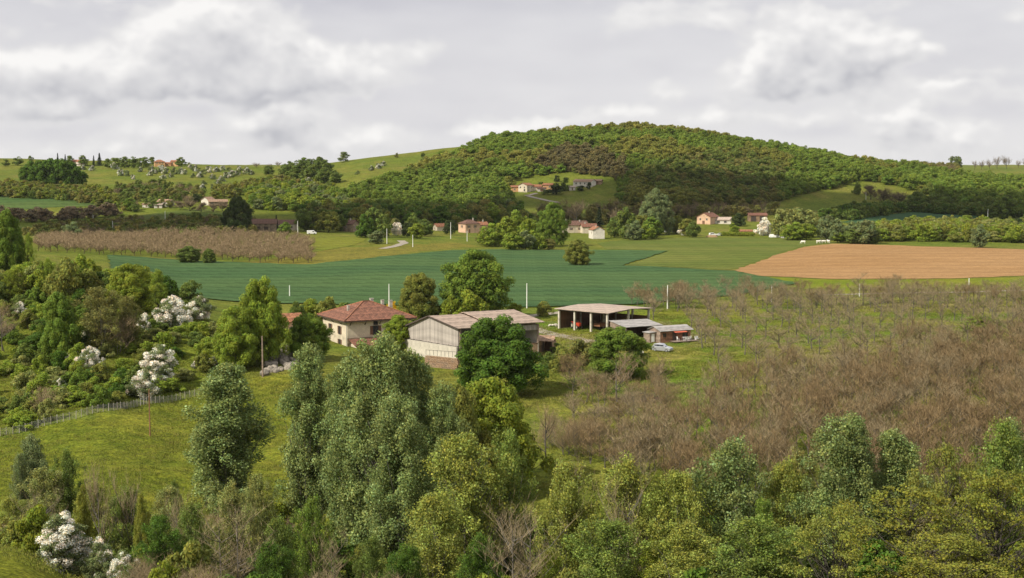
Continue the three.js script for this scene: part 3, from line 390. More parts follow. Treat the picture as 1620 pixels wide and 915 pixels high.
// ---------------------------------------------------------------- the wooded hill and far hedges (masses)
{
  const hillPoly = [[515, 322], [560, 308], [600, 295], [650, 279], [690, 260], [735, 243], [780, 226], [800, 150], [1300, 150], [1400, 240], [1440, 266], [1480, 280], [1530, 288], [1640, 290], [1640, 350], [1560, 336], [1500, 322], [1430, 296], [1360, 286], [1325, 296], [1280, 306], [1230, 320], [1060, 330], [985, 325], [975, 284], [905, 274], [850, 279], [800, 287], [795, 306], [812, 325], [800, 338], [720, 348], [640, 348], [570, 342], [530, 322]];
  const spots = scatter(hillPoly, 820, 1420, 4.7, 7, (x, z, p, a, b, y) => {
    const n = fbm(x * .012 + 4, z * .012 + 9, 4), m = fbm(x * .035, z * .035 + 3, 3), inP = (L) => inside(L, p[0], p[1]);
    const tone = .72 + .5 * m + .25 * (h2(floor(x * 11), floor(z * 13)) - .5); let k = 0, c = mixc([.88, .96, .85], [1.2, 1.1, 1.1], a).map((q) => q * tone * 1.05);
    const scrub = inP([[840, 275], [870, 245], [920, 238], [985, 262], [1000, 290], [960, 285], [905, 272]]);
    if (scrub) { k = 5; c = [.9 + .3 * a, .85 + .25 * a, .9]; }
    else if (inP([[985, 325], [1000, 285], [1060, 262], [1180, 245], [1260, 258], [1230, 300], [1230, 325], [1060, 332]])) { k = n > .5 ? (b < .55 ? 1 : b < .8 ? 3 : 2) : b < .5 ? 2 : 1; c = mixc([.8, .8, .8], [1.15, 1.1, 1.1], a); }
    else if (inP([[530, 322], [560, 300], [640, 290], [800, 300], [800, 338], [640, 350]])) k = b < .1 + .5 * (m - .4) ? 3 : b < .35 ? 4 : b < .6 ? 2 : 0;
    else if (p[0] > 1420) k = b < .3 ? 1 : b < .55 ? 2 : b < .62 ? 3 : 0;
    else k = n > .6 ? (b < .5 ? 2 : 1) : b < .04 ? 3 : b < .16 ? 1 : b < .3 ? 4 : b < .42 ? 2 : 0;
    const s = (scrub ? .55 : .58) + .85 * pow(b, 2.2); return { k, c, h: 8.6 * min(1.15, s) * (.72 + .45 * a), w: 7.8 * s * (.72 + .5 * m) };
  });
  mass('hill_woodland', 'mixed spring woodland covering the big rounded hill', [['far', 'bright'], ['far', 'olive'], ['far', 'mid'], ['far', 'oliveBrown'], ['far', 'spring'], ['far', 'scrubGrey']], spots);
  // belts of scrub and hedges on the left slopes and behind the village
  const belt = (label, outline, D0, D1, step, seed, kinds, hh, ww, pr = 1) => mass('hedge_belt', label, kinds, scatter(outline, D0, D1, step, seed, (x, z, p, a, b) => a > pr ? null : { k: floor(b * kinds.length * .999), h: hh * (.7 + .6 * a), w: ww * (.75 + .5 * b), c: mixc([.85, .9, .85], [1.2, 1.12, 1.1], h2(floor(x), floor(z))) }));
  belt('long mixed hedge under the slope field', [[-60, 312], [-60, 292], [60, 297], [160, 306], [200, 322], [210, 335], [160, 326], [90, 316]], 850, 1150, 5.5, 21, [['farBush', 'olive'], ['farBush', 'mid'], ['farBush', 'gold'], ['farBush', 'oliveBrown']], 5, 7);
  belt('brown and green scrub climbing the far pasture', [[330, 318], [345, 306], [400, 292], [440, 286], [520, 300], [545, 306], [500, 310], [440, 303], [400, 310]], 900, 1330, 6.2, 22, [['far', 'olive'], ['farBush', 'gold'], ['far', 'mid'], ['farBush', 'olive'], ['farBush', 'oliveBrown']], 6.5, 7, .55);
  belt('bright green copse at the foot of the far slope', [[395, 330], [390, 308], [430, 300], [500, 302], [540, 312], [560, 340], [480, 338]], 850, 1150, 6, 23, [['far', 'spring'], ['far', 'bright'], ['far', 'greyGreen'], ['far', 'gold']], 7.5, 7.5, .75);
  belt('dark line of leafing trees behind the village', [[475, 352], [480, 346], [560, 350], [700, 352], [800, 346], [830, 348], [830, 360], [700, 364], [560, 360]], 770, 960, 6.5, 24, [['far', 'mid'], ['far', 'olive'], ['far', 'oliveBrown'], ['far', 'deep']], 10, 9);
  belt('grey leafless wood below the clearing', [[830, 352], [850, 341], [900, 338], [985, 338], [1060, 338], [1230, 334], [1230, 342], [1060, 350], [960, 356]], 800, 1000, 6.5, 25, [['farBare', 'purple'], ['far', 'oliveBrown'], ['farBare', 'purple']], 8, 7.5, .8);
  belt('hedge of green and olive shrubs behind the ploughed field', [[1370, 388], [1380, 370], [1450, 362], [1540, 362], [1640, 366], [1640, 394], [1500, 391]], 690, 880, 5.2, 26, [['far', 'gold'], ['far', 'olive'], ['far', 'sallow'], ['far', 'spring']], 6.5, 6.5);
  belt('green hedge along the foot of the hill', [[1290, 348], [1330, 338], [1400, 331], [1500, 331], [1560, 337], [1640, 344], [1640, 351], [1540, 342], [1440, 336], [1350, 349]], 850, 1050, 5.5, 27, [['far', 'mid'], ['far', 'deep'], ['farBush', 'mid']], 6, 7);
  belt('brown hedge around the far left orchard', [[40, 374], [80, 362], [200, 352], [330, 348], [400, 352], [400, 372], [330, 374], [200, 376]], 690, 860, 5.5, 28, [['farBush', 'olive'], ['farBare', 'purple'], ['farBush', 'mid'], ['farBush', 'oliveBrown']], 4.2, 6, .75);
  belt('loose scrub on the upper left slope', [[190, 330], [180, 300], [240, 292], [300, 300], [340, 318], [270, 330]], 900, 1200, 8, 29, [['far', 'oliveBrown'], ['farBush', 'mid'], ['farBare', 'purple'], ['far', 'mid']], 6.5, 6.5, .55);
  // distant ridge trees right of the hill
  belt('brown leafless wood on the right ridge', [[1430, 272], [1440, 255], [1500, 255], [1520, 282], [1480, 280]], 1280, 1480, 6, 30, [['farBare', 'purple'], ['far', 'oliveBrown']], 8, 7);
}
{
  const G = (label, group, category, name, kind, mats, list, o = {}) => list.forEach(([px, py, top, w]) => byBase(name, kind, mats, px, py, top, w, label, category, group, { from: 480, ...o }));
  // dark round grove on the far left slope
  G('dark green tree of the dense round grove on the far slope', 'trees of the dark grove', 'tree', 'grove_tree', 'mid', [M.deep, M.barkDark], [[44, 294, 262, 26], [58, 297, 258, 28], [72, 298, 256, 28], [86, 299, 254, 28], [100, 300, 255, 28], [114, 300, 258, 28], [126, 298, 266, 20], [50, 286, 256, 26], [66, 288, 253, 28], [82, 290, 252, 28], [98, 291, 253, 28], [112, 291, 258, 22], [38, 288, 264, 16], [92, 296, 262, 28], [64, 292, 260, 26]]);
  // ridge skyline
  G('dark pointed conifer on the ridge near the red-roofed house', 'conifers on the left ridge', 'tree', 'spruce_tree', 'spruce', [M.conifer, M.barkDark], [[91, 262, 242, 8], [103, 261, 244, 7], [157, 262, 242, 12], [148, 262, 246, 7]]);
  G('rounded tree on the left ridge between the two farmhouses', 'trees on the left ridge', 'tree', 'ridge_tree', 'far', [M.mid], [[28, 262, 248, 16], [48, 260, 246, 8], [110, 262, 247, 12], [133, 262, 246, 18], [182, 266, 250, 22], [196, 266, 249, 20], [212, 266, 248, 20], [226, 266, 248, 20], [240, 262, 249, 12], [288, 264, 249, 18], [8, 263, 252, 12], [172, 266, 252, 14]]);
  G('leafless tree on the bare skyline above the far pasture', 'bare skyline trees', 'tree', 'skyline_tree', 'farBare', [M.purple, M.barkDark], [[405, 266, 258, 16], [440, 264, 256, 14], [425, 265, 259, 10]]);
  G('dark green tree of the clump beside the high pasture', 'clump beside the high pasture', 'tree', 'pasture_tree', 'mid', [M.mid, M.barkDark], [[458, 276, 256, 22], [478, 274, 250, 24], [492, 272, 251, 18], [505, 272, 249, 22], [516, 276, 254, 20], [470, 286, 263, 26], [492, 288, 262, 26], [512, 290, 266, 24], [530, 290, 270, 20], [448, 284, 264, 18], [425, 278, 262, 16]]);
  byBase('leaning_tree', 'far', [M.greyGreen], 544, 257, 241, 17, 'wind-bent tree alone on the edge of the grassy knoll', 'tree', undefined, { from: 480 });
  byBase('knoll_tree', 'far', [M.oliveBrown], 627, 250, 242, 7, 'tiny lone tree on the skyline of the grassy knoll', 'tree', undefined, { from: 480 });
  byBase('knoll_poplar', 'far', [M.mid], 669, 259, 242, 9, 'slim tree where the grassy knoll meets the wood', 'tree', undefined, { from: 480 });
  byBase('lone_ridge_tree', 'mid', [M.mid, M.barkDark], 1511, 271, 247, 21, 'lone leafy tree standing free on the right ridge', 'tree', undefined, { from: 480 });
  G('leafless tree in the row on the right ridge', 'bare row on the right ridge', 'tree', 'ridge_row_tree', 'farBare', [M.purple, M.barkDark], [[1542, 269, 255, 10], [1553, 269, 254, 12], [1566, 268, 252, 14], [1578, 268, 249, 16], [1593, 267, 247, 19], [1612, 266, 253, 10], [1624, 268, 252, 14]]);
  // hawthorns on the far pasture
  const R = RNG(5), spots = []; for (const [px, py, w] of [[180, 268, 12], [190, 278, 12], [200, 279, 12], [210, 284, 9], [240, 271, 10], [255, 272, 13], [262, 275, 12], [275, 276, 13], [286, 274, 10], [300, 266, 10], [308, 271, 12], [315, 281, 12], [322, 276, 10], [330, 273, 12], [336, 284, 10], [342, 272, 10], [345, 292, 9], [336, 300, 10], [350, 287, 10], [358, 282, 12], [366, 280, 12], [374, 278, 10], [382, 276, 12], [390, 274, 12], [398, 277, 9], [320, 298, 9], [312, 303, 9], [322, 292, 8], [238, 278, 9], [246, 275, 8], [292, 276, 9], [352, 270, 9], [362, 271, 8], [378, 270, 9], [270, 281, 8], [258, 283, 8], [222, 272, 9], [305, 281, 8], [466, 296, 12], [478, 293, 12], [488, 291, 12], [490, 297, 10], [500, 286, 10], [512, 285, 9], [588, 270, 9], [598, 267, 10], [606, 263, 9], [566, 276, 7], [452, 298, 9], [130, 269, 10], [145, 270, 9]]) spots.push([px, py, py - w * .75, w]);
  spots.forEach(([px, py, top, w], k) => byBase('far_hawthorn', 'farBush', [M.greyGreen, M.barkDark], px, py, top, w, 'small white-flowering hawthorn dotted over the far pasture', 'bush', 'hawthorns on the far pasture', { from: 480, blossom: [.95, .8, 0, .9, .7][k % 5], bm: M.blossomFar }));
  // round leafless trees, far left
  G('round leafless purple-brown tree below the slope field', 'round bare trees on the left', 'tree', 'round_bare_tree', 'mid', [M.purple, M.barkDark], [[4, 347, 326, 30], [25, 350, 329, 30], [50, 352, 332, 26], [72, 351, 331, 24], [100, 349, 330, 26], [122, 348, 328, 26], [145, 345, 325, 26], [168, 343, 321, 24], [180, 341, 323, 18], [112, 345, 326, 22], [60, 347, 328, 24]]);
  G('round leafless tree half hiding the pale-roofed slope farm', 'bare trees before the slope farm', 'tree', 'round_bare_tree', 'roundBare', [M.purple, M.barkDark], [[300, 334, 316, 26], [318, 336, 318, 24], [352, 334, 318, 22], [338, 336, 322, 20], [285, 332, 316, 22]]);
  byBase('far_bush', 'mid', [M.greyGreen], 113, 381, 352, 30, 'rounded green bush left of the blue tarpaulin', 'bush', undefined, { from: 480 });
  byBase('small_green_tree', 'mid', [M.bright], 205, 334, 313, 22, 'fresh green tree beside the white hillside cottages', 'tree', undefined, { from: 480 });
  byBase('small_green_tree', 'mid', [M.mid], 213, 336, 322, 12, 'small dark tree touching the white hillside cottages', 'tree', undefined, { from: 480 });
  byBase('cottage_tree', 'mid', [M.oliveBrown], 272, 316, 297, 20, 'brownish tree above the white hillside cottages', 'tree', undefined, { from: 480 });
  byBase('cottage_tree', 'mid', [M.dark], 309, 320, 307, 14, 'dark bush between the cottages and the long pale roof', 'bush', undefined, { from: 480 });
  // big dark evergreens by the long barn
  byBase('evergreen_tree', 'dense', [M.dark, M.barkDark], 378, 370, 311, 38, 'tall very dark evergreen beside the long red barn', 'tree', undefined, { from: 480, v: 0 });
  byBase('evergreen_tree', 'dense', [M.dark, M.barkDark], 365, 369, 328, 26, 'lower dark evergreen leaning on the tall one by the barn', 'tree', undefined, { from: 480, v: 1 });
  byBase('barn_conifer', 'spruce', [M.conifer, M.barkDark], 437, 366, 340, 10, 'narrow dark conifer in front of the long red barn', 'tree', undefined, { from: 480 });
  byBase('barn_bush', 'mid', [M.bright], 451, 372, 352, 22, 'round green bush in front of the long red barn', 'bush', undefined, { from: 480 });
  // village trees, one by one: [px, base, top, width, colour, kind]
  const V = [[482, 366, 332, 30, 'mid'], [500, 366, 336, 30, 'olive'], [520, 368, 334, 34, 'olive'], [538, 366, 340, 20, 'mid'], [590, 374, 330, 36, 'mid'], [578, 376, 340, 28, 'deep'], [608, 376, 338, 28, 'mid'], [625, 370, 346, 20, 'oliveBrown'], [596, 386, 366, 26, 'greyGreen'], [652, 372, 338, 24, 'mid'], [645, 376, 352, 18, 'dark'], [660, 378, 354, 26, 'gold'], [672, 374, 348, 24, 'mid'], [690, 352, 330, 26, 'dark'], [712, 372, 348, 20, 'dark'], [725, 352, 326, 26, 'mid'], [778, 360, 322, 30, 'spring'],
    [745, 346, 318, 28, 'mid'], [765, 344, 316, 26, 'deep'], [786, 342, 310, 26, 'mid'], [806, 344, 316, 24, 'greyGreen'], [775, 390, 354, 34, 'spring'], [765, 388, 366, 24, 'oliveBrown'], [802, 384, 344, 34, 'gold'], [790, 390, 362, 24, 'spring'], [820, 382, 334, 34, 'spring'], [838, 388, 346, 32, 'spring'], [810, 396, 368, 34, 'spring'], [832, 396, 366, 24, 'greyGreen'], [850, 396, 370, 26, 'spring'], [868, 396, 378, 22, 'oliveBrown'],
    [972, 376, 344, 24, 'mid'], [990, 378, 330, 30, 'mid'], [1003, 380, 350, 28, 'greyGreen'], [1015, 376, 340, 26, 'olive'], [1032, 378, 344, 34, 'bright'], [1022, 380, 356, 24, 'spring'], [1070, 370, 342, 24, 'olive'], [1086, 374, 346, 26, 'olive'], [1096, 376, 352, 22, 'mid'], [1160, 372, 354, 16, 'spring'], [1170, 358, 338, 20, 'dark'],
    [1240, 376, 330, 36, 'sallow'], [1262, 376, 330, 38, 'sallow'], [1280, 376, 334, 34, 'sallow'], [1255, 380, 352, 36, 'spring'], [1276, 380, 354, 30, 'spring'], [1308, 380, 342, 34, 'greyGreen'], [1325, 384, 348, 30, 'greyGreen'], [1345, 384, 352, 30, 'greyGreen'], [1368, 386, 348, 40, 'greyGreen'], [1352, 386, 362, 36, 'mid'], [1330, 384, 364, 30, 'spring'], [1380, 386, 358, 26, 'mid'], [1465, 372, 346, 24, 'oliveBrown'], [1490, 372, 350, 22, 'spring'], [1515, 372, 350, 24, 'spring'], [1548, 392, 356, 26, 'greyGreen'], [1585, 380, 356, 34, 'spring'], [1610, 372, 346, 24, 'dark']];
  const word = { mid: 'mid-green leafy', olive: 'olive leafing', deep: 'deep green', oliveBrown: 'brownish budding', greyGreen: 'grey-green willowy', dark: 'very dark', gold: 'yellow-olive', spring: 'fresh light-green', bright: 'bright green', sallow: 'pale silvery-green' };
  V.forEach(([px, py, top, w, c]) => { const where = px < 740 ? ['along the lane left of the village houses', 'trees along the village lane'] : px < 880 ? ['in the garden belt left of the white gabled house', 'garden trees left of the white house'] : px < 1110 ? ['right of the white gabled house', 'trees right of the white house'] : px < 1400 ? ['in the thicket beside the cattle pasture', 'thicket beside the cattle pasture'] : ['in the hedge behind the ploughed field', 'hedge trees behind the ploughed field']; byBase('village_tree', 'mid', [M[c], M.bark], px, py, top, w, `${word[c]} tree ${where[0]}`, 'tree', where[1], { from: 480 }); });
  byBase('chestnut_tree', 'dense', [M.bright], 874, 390, 322, 44, 'tall dense bright-green chestnut beside the red-tiled farmhouse', 'tree', undefined, { from: 480, v: 1 });
  byBase('large_grey_poplar', 'dense', [M.greyGreen], 1038, 372, 300, 52, 'broad tall grey-green tree rising above the village gardens', 'tree', undefined, { from: 480, v: 2 });
  byBase('leafless_lime', 'farBare', [M.purple, M.barkGrey], 912, 362, 318, 46, 'wide leafless tree behind the red-tiled farmhouse', 'tree', undefined, { from: 480 });
  byBase('leafless_lime', 'farBare', [M.purple, M.barkGrey], 975, 362, 330, 30, 'leafless tree right of the dark village spruce', 'tree', undefined, { from: 480 });
  byBase('spruce_tree', 'spruce', [M.conifer, M.barkDark], 948, 360, 327, 20, 'dark pointed spruce behind the white gabled house', 'tree', undefined, { from: 480 });
  byBase('hawthorn_bush', 'mid', [M.blossom, M.bark], 1081, 373, 356, 16, 'white blossoming tree beside the caravan', 'bush', undefined, { from: 480 });
  byBase('hawthorn_bush', 'mid', [M.blossom, M.bark], 1002, 373, 360, 11, 'narrow white blossoming bush in the village gardens', 'bush', undefined, { from: 480 });
  byBase('hawthorn_bush', 'mid', [M.blossom, M.bark], 1208, 373, 345, 22, 'creamy blossoming tree at the end of the cattle pasture', 'bush', undefined, { from: 480 });
  byBase('hawthorn_bush', 'mid', [M.blossom, M.bark], 628, 374, 352, 16, 'white blossoming tree among the lane trees', 'bush', undefined, { from: 480 });
  // clearing on the hill
  const CT = [[856, 299, 288, 13, 'mid', 'tree'], [893, 302, 282, 17, 'mid', 'tree'], [880, 308, 290, 24, 'dark', 'bush'], [881, 288, 277, 9, 'dark', 'tree'], [932, 300, 289, 8, 'dark', 'tree'], [862, 308, 300, 10, 'mid', 'bush'], [920, 302, 294, 14, 'dark', 'bush'], [808, 300, 280, 22, 'olive', 'tree'], [800, 306, 290, 16, 'gold', 'tree']];
  CT.forEach(([px, py, top, w, c, cat]) => byBase('clearing_tree', 'far', [M[c]], px, py, top, w, `${word[c]} ${cat} beside the hillside houses in the clearing`, cat, 'plants in the hillside clearing', { from: 480 }));
  // slope right: trees on the grass by the hill foot
  G('purple-brown leafless tree on the shaded slope below the wood', 'bare trees on the shaded slope', 'tree', 'slope_bare_tree', 'roundBare', [M.purple, M.barkDark], [[1378, 316, 290, 32], [1398, 322, 297, 32], [1422, 327, 304, 34]]);
  G('green tree in the cloud shade at the foot of the hill', 'shaded trees at the hill foot', 'tree', 'shade_tree', 'mid', [M.mid, M.barkDark], [[1450, 330, 304, 34], [1475, 332, 306, 30], [1500, 334, 312, 28], [1565, 345, 312, 36], [1595, 348, 310, 34], [1580, 348, 318, 30], [1356, 308, 288, 12]]);
  // lone trees in the wheat
  byBase('field_tree', 'dense', [M.olive], 915, 420, 379, 42, 'round olive-green tree standing alone in the wheat', 'tree', undefined, { from: 400, v: 0 });
  byBase('field_edge_tree', 'dense', [M.mid], 300, 416, 390, 36, 'wider of two round trees against the reddish orchard', 'tree', undefined, { from: 400, v: 1 });
  byBase('field_edge_tree', 'dense', [M.mid], 330, 417, 394, 22, 'narrower of two round trees against the reddish orchard', 'tree', undefined, { from: 400, v: 2 });
  // reddish bare walnut orchard in rows
  const W = poly([[55, 398], [60, 380], [130, 378], [330, 374.5], [470, 380], [494, 390], [496, 418.5], [400, 416], [300, 412], [220, 407], [120, 402]], 430);
  let x0 = 1e9, x1 = -1e9, z0 = 1e9, z1 = -1e9; for (const [x, z] of W) { x0 = min(x0, x); x1 = max(x1, x); z0 = min(z0, z); z1 = max(z1, z); }
  const cand = []; for (let z = z1; z > z0; z -= 9) for (let x = x0; x < x1; x += 6.2) { const xx = x + (R() - .5) * 1.2, zz = z + (R() - .5) * 1.2; if (inside(W, xx, zz)) cand.push([xx, zz]); }
  cand.sort((a, b) => b[1] - a[1]);
  M.redTwig = leafMat(L(.34, .25, .145), .1);
  cand.slice(0, 290).forEach(([x, z]) => plant('orchard_tree', 'farBare', [M.redTwig, M.barkRed], x, z, 4.3 + R() * 1.1, 6.0 + R() * 1.6, 'reddish leafless walnut tree in the orchard strip behind the wheat', 'tree', 'far walnut orchard'));
  if (cand.length > 290) mass('orchard_rows', 'rear rows of the reddish leafless walnut orchard', [['farBare', 'redTwig']], cand.slice(290).map(([x, z]) => ({ x, z, h: 5.2 + R() * 1.2, w: 6.2 + R() * 1.4 })));
}
// ---------------------------------------------------------------- building kit
const V3 = (x, y, z) => new THREE.Vector3(x, y, z);
const box = (w, h, d, x = 0, y = 0, z = 0, ry = 0, rx = 0, rz = 0) => { const g = new THREE.BoxGeometry(w, h, d); metreUV(g); if (rx) g.rotateX(rx); if (rz) g.rotateZ(rz); if (ry) g.rotateY(ry); g.translate(x, y, z); return g; };
function metreUV(g) { const p = g.attributes.position, n = g.attributes.normal, u = g.attributes.uv; for (let i = 0; i < p.count; i++) { const ax = abs(n.getX(i)), ay = abs(n.getY(i)), az = abs(n.getZ(i)); if (ay > ax && ay > az) u.setXY(i, p.getX(i), p.getZ(i)); else if (ax > az) u.setXY(i, p.getZ(i), p.getY(i)); else u.setXY(i, p.getX(i), p.getY(i)); } return g; }
// flat polygon with thickness (pts in order, any plane); uv in metres along its own plane
function slab(pts, th) {
  const q = pts.map((p) => V3(...p)), n = new THREE.Vector3(); for (let i = 0; i < q.length; i++) { const a = q[i], b = q[(i + 1) % q.length]; n.x += (a.y - b.y) * (a.z + b.z); n.y += (a.z - b.z) * (a.x + b.x); n.z += (a.x - b.x) * (a.y + b.y); } n.normalize(); if (n.y < -.2) { q.reverse(); n.negate(); }
  const e = V3(0, 1, 0).cross(n); if (e.length() < .1) e.set(1, 0, 0); e.normalize(); const f = n.clone().cross(e), P = [], U = [];
  const low = q.map((p) => p.clone().addScaledVector(n, -th)), tri = (...v) => { for (const a of v) { P.push(a.x, a.y, a.z); U.push(a.dot(e), a.dot(f)); } };
  for (let i = 1; i < q.length - 1; i++) { tri(q[0], q[i], q[i + 1]); tri(low[0], low[i + 1], low[i]); }
  for (let i = 0; i < q.length; i++) { const j = (i + 1) % q.length; tri(q[i], low[i], low[j]); tri(q[i], low[j], q[j]); }
  const g = new THREE.BufferGeometry(); g.setAttribute('position', new THREE.Float32BufferAttribute(P, 3)); g.setAttribute('uv', new THREE.Float32BufferAttribute(U, 2)); g.computeVertexNormals(); return g;
}
const BM = {
  cream: new THREE.MeshStandardMaterial({ map: rep(plasterTex, 1 / 5), color: L(.82, .73, .58), roughness: .95 }), white: new THREE.MeshStandardMaterial({ map: rep(plasterTex, 1 / 5), color: L(.92, .88, .80), roughness: .95 }), pink: new THREE.MeshStandardMaterial({ map: rep(plasterTex, 1 / 5), color: L(.82, .56, .40), roughness: .95 }), ochre: new THREE.MeshStandardMaterial({ map: rep(plasterTex, 1 / 5), color: L(.80, .48, .24), roughness: .95 }), stone: new THREE.MeshStandardMaterial({ map: rep(stoneTex, 1 / 3), color: L(.52, .42, .32), roughness: 1 }), cob: new THREE.MeshStandardMaterial({ map: rep(stoneTex, 1 / 3), color: L(.62, .44, .30), roughness: 1 }),
  tile: new THREE.MeshStandardMaterial({ map: rep(tileTex, 1 / 3), bumpMap: rep(tileBump, 1 / 3), bumpScale: .05, color: L(.42, .20, .135), roughness: .95 }), tileOrange: new THREE.MeshStandardMaterial({ map: rep(tileTex, 1 / 3), bumpMap: rep(tileBump, 1 / 3), bumpScale: .05, color: L(.62, .29, .16), roughness: .95 }), tileOld: new THREE.MeshStandardMaterial({ map: rep(tileTex, 1 / 3), bumpMap: rep(tileBump, 1 / 3), bumpScale: .05, color: L(.30, .17, .125), roughness: .95 }), tilePale: new THREE.MeshStandardMaterial({ map: rep(tileTex, 1 / 3), bumpMap: rep(tileBump, 1 / 3), bumpScale: .05, color: L(.66, .46, .33), roughness: .95 }), slate: new THREE.MeshStandardMaterial({ map: rep(sheetTex, 1 / 3), color: L(.24, .22, .21), roughness: .8 }),
  sheetPink: new THREE.MeshStandardMaterial({ map: rep(sheetTex, 1 / 3), bumpMap: rep(sheetBump, 1 / 3), bumpScale: .04, color: L(.62, .50, .42), roughness: .9 }), sheetPale: new THREE.MeshStandardMaterial({ map: rep(sheetTex, 1 / 3), bumpMap: rep(sheetBump, 1 / 3), bumpScale: .04, color: L(.74, .62, .53), roughness: .9 }), sheetGrey: new THREE.MeshStandardMaterial({ map: rep(sheetTex, 1 / 3), bumpMap: rep(sheetBump, 1 / 3), bumpScale: .04, color: L(.60, .60, .60), roughness: .6 }),
  boards: [.66, .72, .60, .78].map((k) => new THREE.MeshStandardMaterial({ map: rep(woodTex, 1, 1 / 4), color: L(k, k * .95, k * .88), roughness: 1 })), darkWood: std(L(.075, .055, .045), .9), woodBrown: new THREE.MeshStandardMaterial({ map: rep(woodTex, 1, 1 / 3), color: L(.30, .17, .10), roughness: .9 }), woodRed: new THREE.MeshStandardMaterial({ map: rep(woodTex, 1 / 3, 1), color: L(.50, .26, .16), roughness: .9 }), woodGrey: new THREE.MeshStandardMaterial({ map: rep(woodTex, 1 / 3, 1), color: L(.48, .38, .31), roughness: .95 }),
  pane: std(L(.03, .035, .04), .12), trim: std(L(.55, .48, .40), .9), concrete: new THREE.MeshStandardMaterial({ map: rep(plasterTex, 1 / 3), color: L(.72, .68, .60), roughness: .95 }), metal: std(L(.55, .56, .57), .4, { metalness: .7 }), whitePaint: std(L(.82, .81, .78), .6), iron: std(L(.06, .055, .05), .7), rust: std(L(.22, .10, .05), .9), brickRed: new THREE.MeshStandardMaterial({ map: rep(stoneTex, 1 / 2), color: L(.50, .26, .18), roughness: 1 }),
};
// a window on a wall face: opening frame proud of the wall, dark pane inside it, optional shutters
function windowOn(parent, x, y, z, ry, w, h, o = {}) {
  const g = new THREE.Group(); g.name = o.name ?? 'window'; g.position.set(x, y, z); g.rotation.y = ry; parent.add(g); const f = .09;
  part('pane', box(w, h, .03, 0, 0, .02), BM.pane, g);
  part('frame', [box(w + 2 * f, f, .09, 0, h / 2 + f / 2, .046), box(w + 2 * f, f * 1.3, .12, 0, -h / 2 - f * .65, .062), box(f, h, .09, -w / 2 - f / 2, 0, .046), box(f, h, .09, w / 2 + f / 2, 0, .046), ...(w > .7 ? [box(.05, h, .05, 0, 0, .062)] : []), ...(h > 1 ? [box(w * .48, .04, .05, -w * .25, h * .12, .062), box(w * .48, .04, .05, w * .25, h * .12, .062)] : [])], o.frame ?? BM.trim, g);
  if (o.shutter) for (const s of [-1, 1]) part('shutter', box(w * .52, h + .1, .05, s * (w * .76 + f + .02), 0, .035), o.shutter, g);
  return g;
}
// a plain house: walls with gables, two-slope roof, chimneys, windows; x along the ridge
function house(name, label, cat, o) {
  const h = o.at ?? hit(o.px, o.py, o.from ?? 480), g = thing(name, label, cat, [h[0], h[1] - .15, h[2]], o.turn ?? 0, o.group), { w, d, e, r } = o, ov = o.ov ?? .5, hip = o.hip ?? 0;
  const sh = new THREE.Shape(); sh.moveTo(-d / 2, -1.5); sh.lineTo(d / 2, -1.5); sh.lineTo(d / 2, e); if (!hip) sh.lineTo(0, e + r - .12); sh.lineTo(-d / 2, e); sh.closePath();
  const wg = new THREE.ExtrudeGeometry(sh, { depth: w, bevelEnabled: false }); wg.translate(0, 0, -w / 2); wg.rotateY(PI / 2); part('wall', wg, o.wall ?? BM.cream, g);
  const k = r / (d / 2), rx = w / 2 + ov, rz = d / 2 + ov, ye = e - ov * k, hx = hip ? max(.2, w / 2 - d / 2 * hip) : rx, R = [];
  R.push(slab([[-rx, ye, rz], [rx, ye, rz], [hx, e + r, 0], [-hx, e + r, 0]], .16), slab([[rx, ye, -rz], [-rx, ye, -rz], [-hx, e + r, 0], [hx, e + r, 0]], .16));
  if (hip) R.push(slab([[rx, ye, rz], [rx, ye, -rz], [hx, e + r, 0]], .16), slab([[-rx, ye, -rz], [-rx, ye, rz], [-hx, e + r, 0]], .16));
  const roof = part('roof', R, o.roof ?? BM.tile, g);
  for (const [cx, cz, ch] of o.chimneys ?? []) part('chimney', [box(.55, ch, .55, cx, e + r * (1 - abs(cz) / (d / 2)) + ch / 2 - .35, cz), box(.7, .12, .7, cx, e + r * (1 - abs(cz) / (d / 2)) + ch - .29, cz)], o.chim ?? BM.concrete, roof);
  for (const [face, u, y, ww, hh, kind] of o.open ?? []) { const [x, z, ry] = face === 'f' ? [u, d / 2, 0] : face === 'b' ? [u, -d / 2, PI] : face === 'l' ? [-w / 2, u, -PI / 2] : [w / 2, u, PI / 2]; if (kind === 'door') { const dg = part('door', box(ww, hh, .08, 0, 0, 0), o.doorMat ?? BM.woodBrown, g); dg.position.set(x + sin(ry) * .03, y, z + cos(ry) * .03); dg.rotation.y = ry; } else windowOn(g, x, y, z, ry, ww, hh, { shutter: kind === 's' ? BM.woodBrown : undefined }); }
  return g;
}
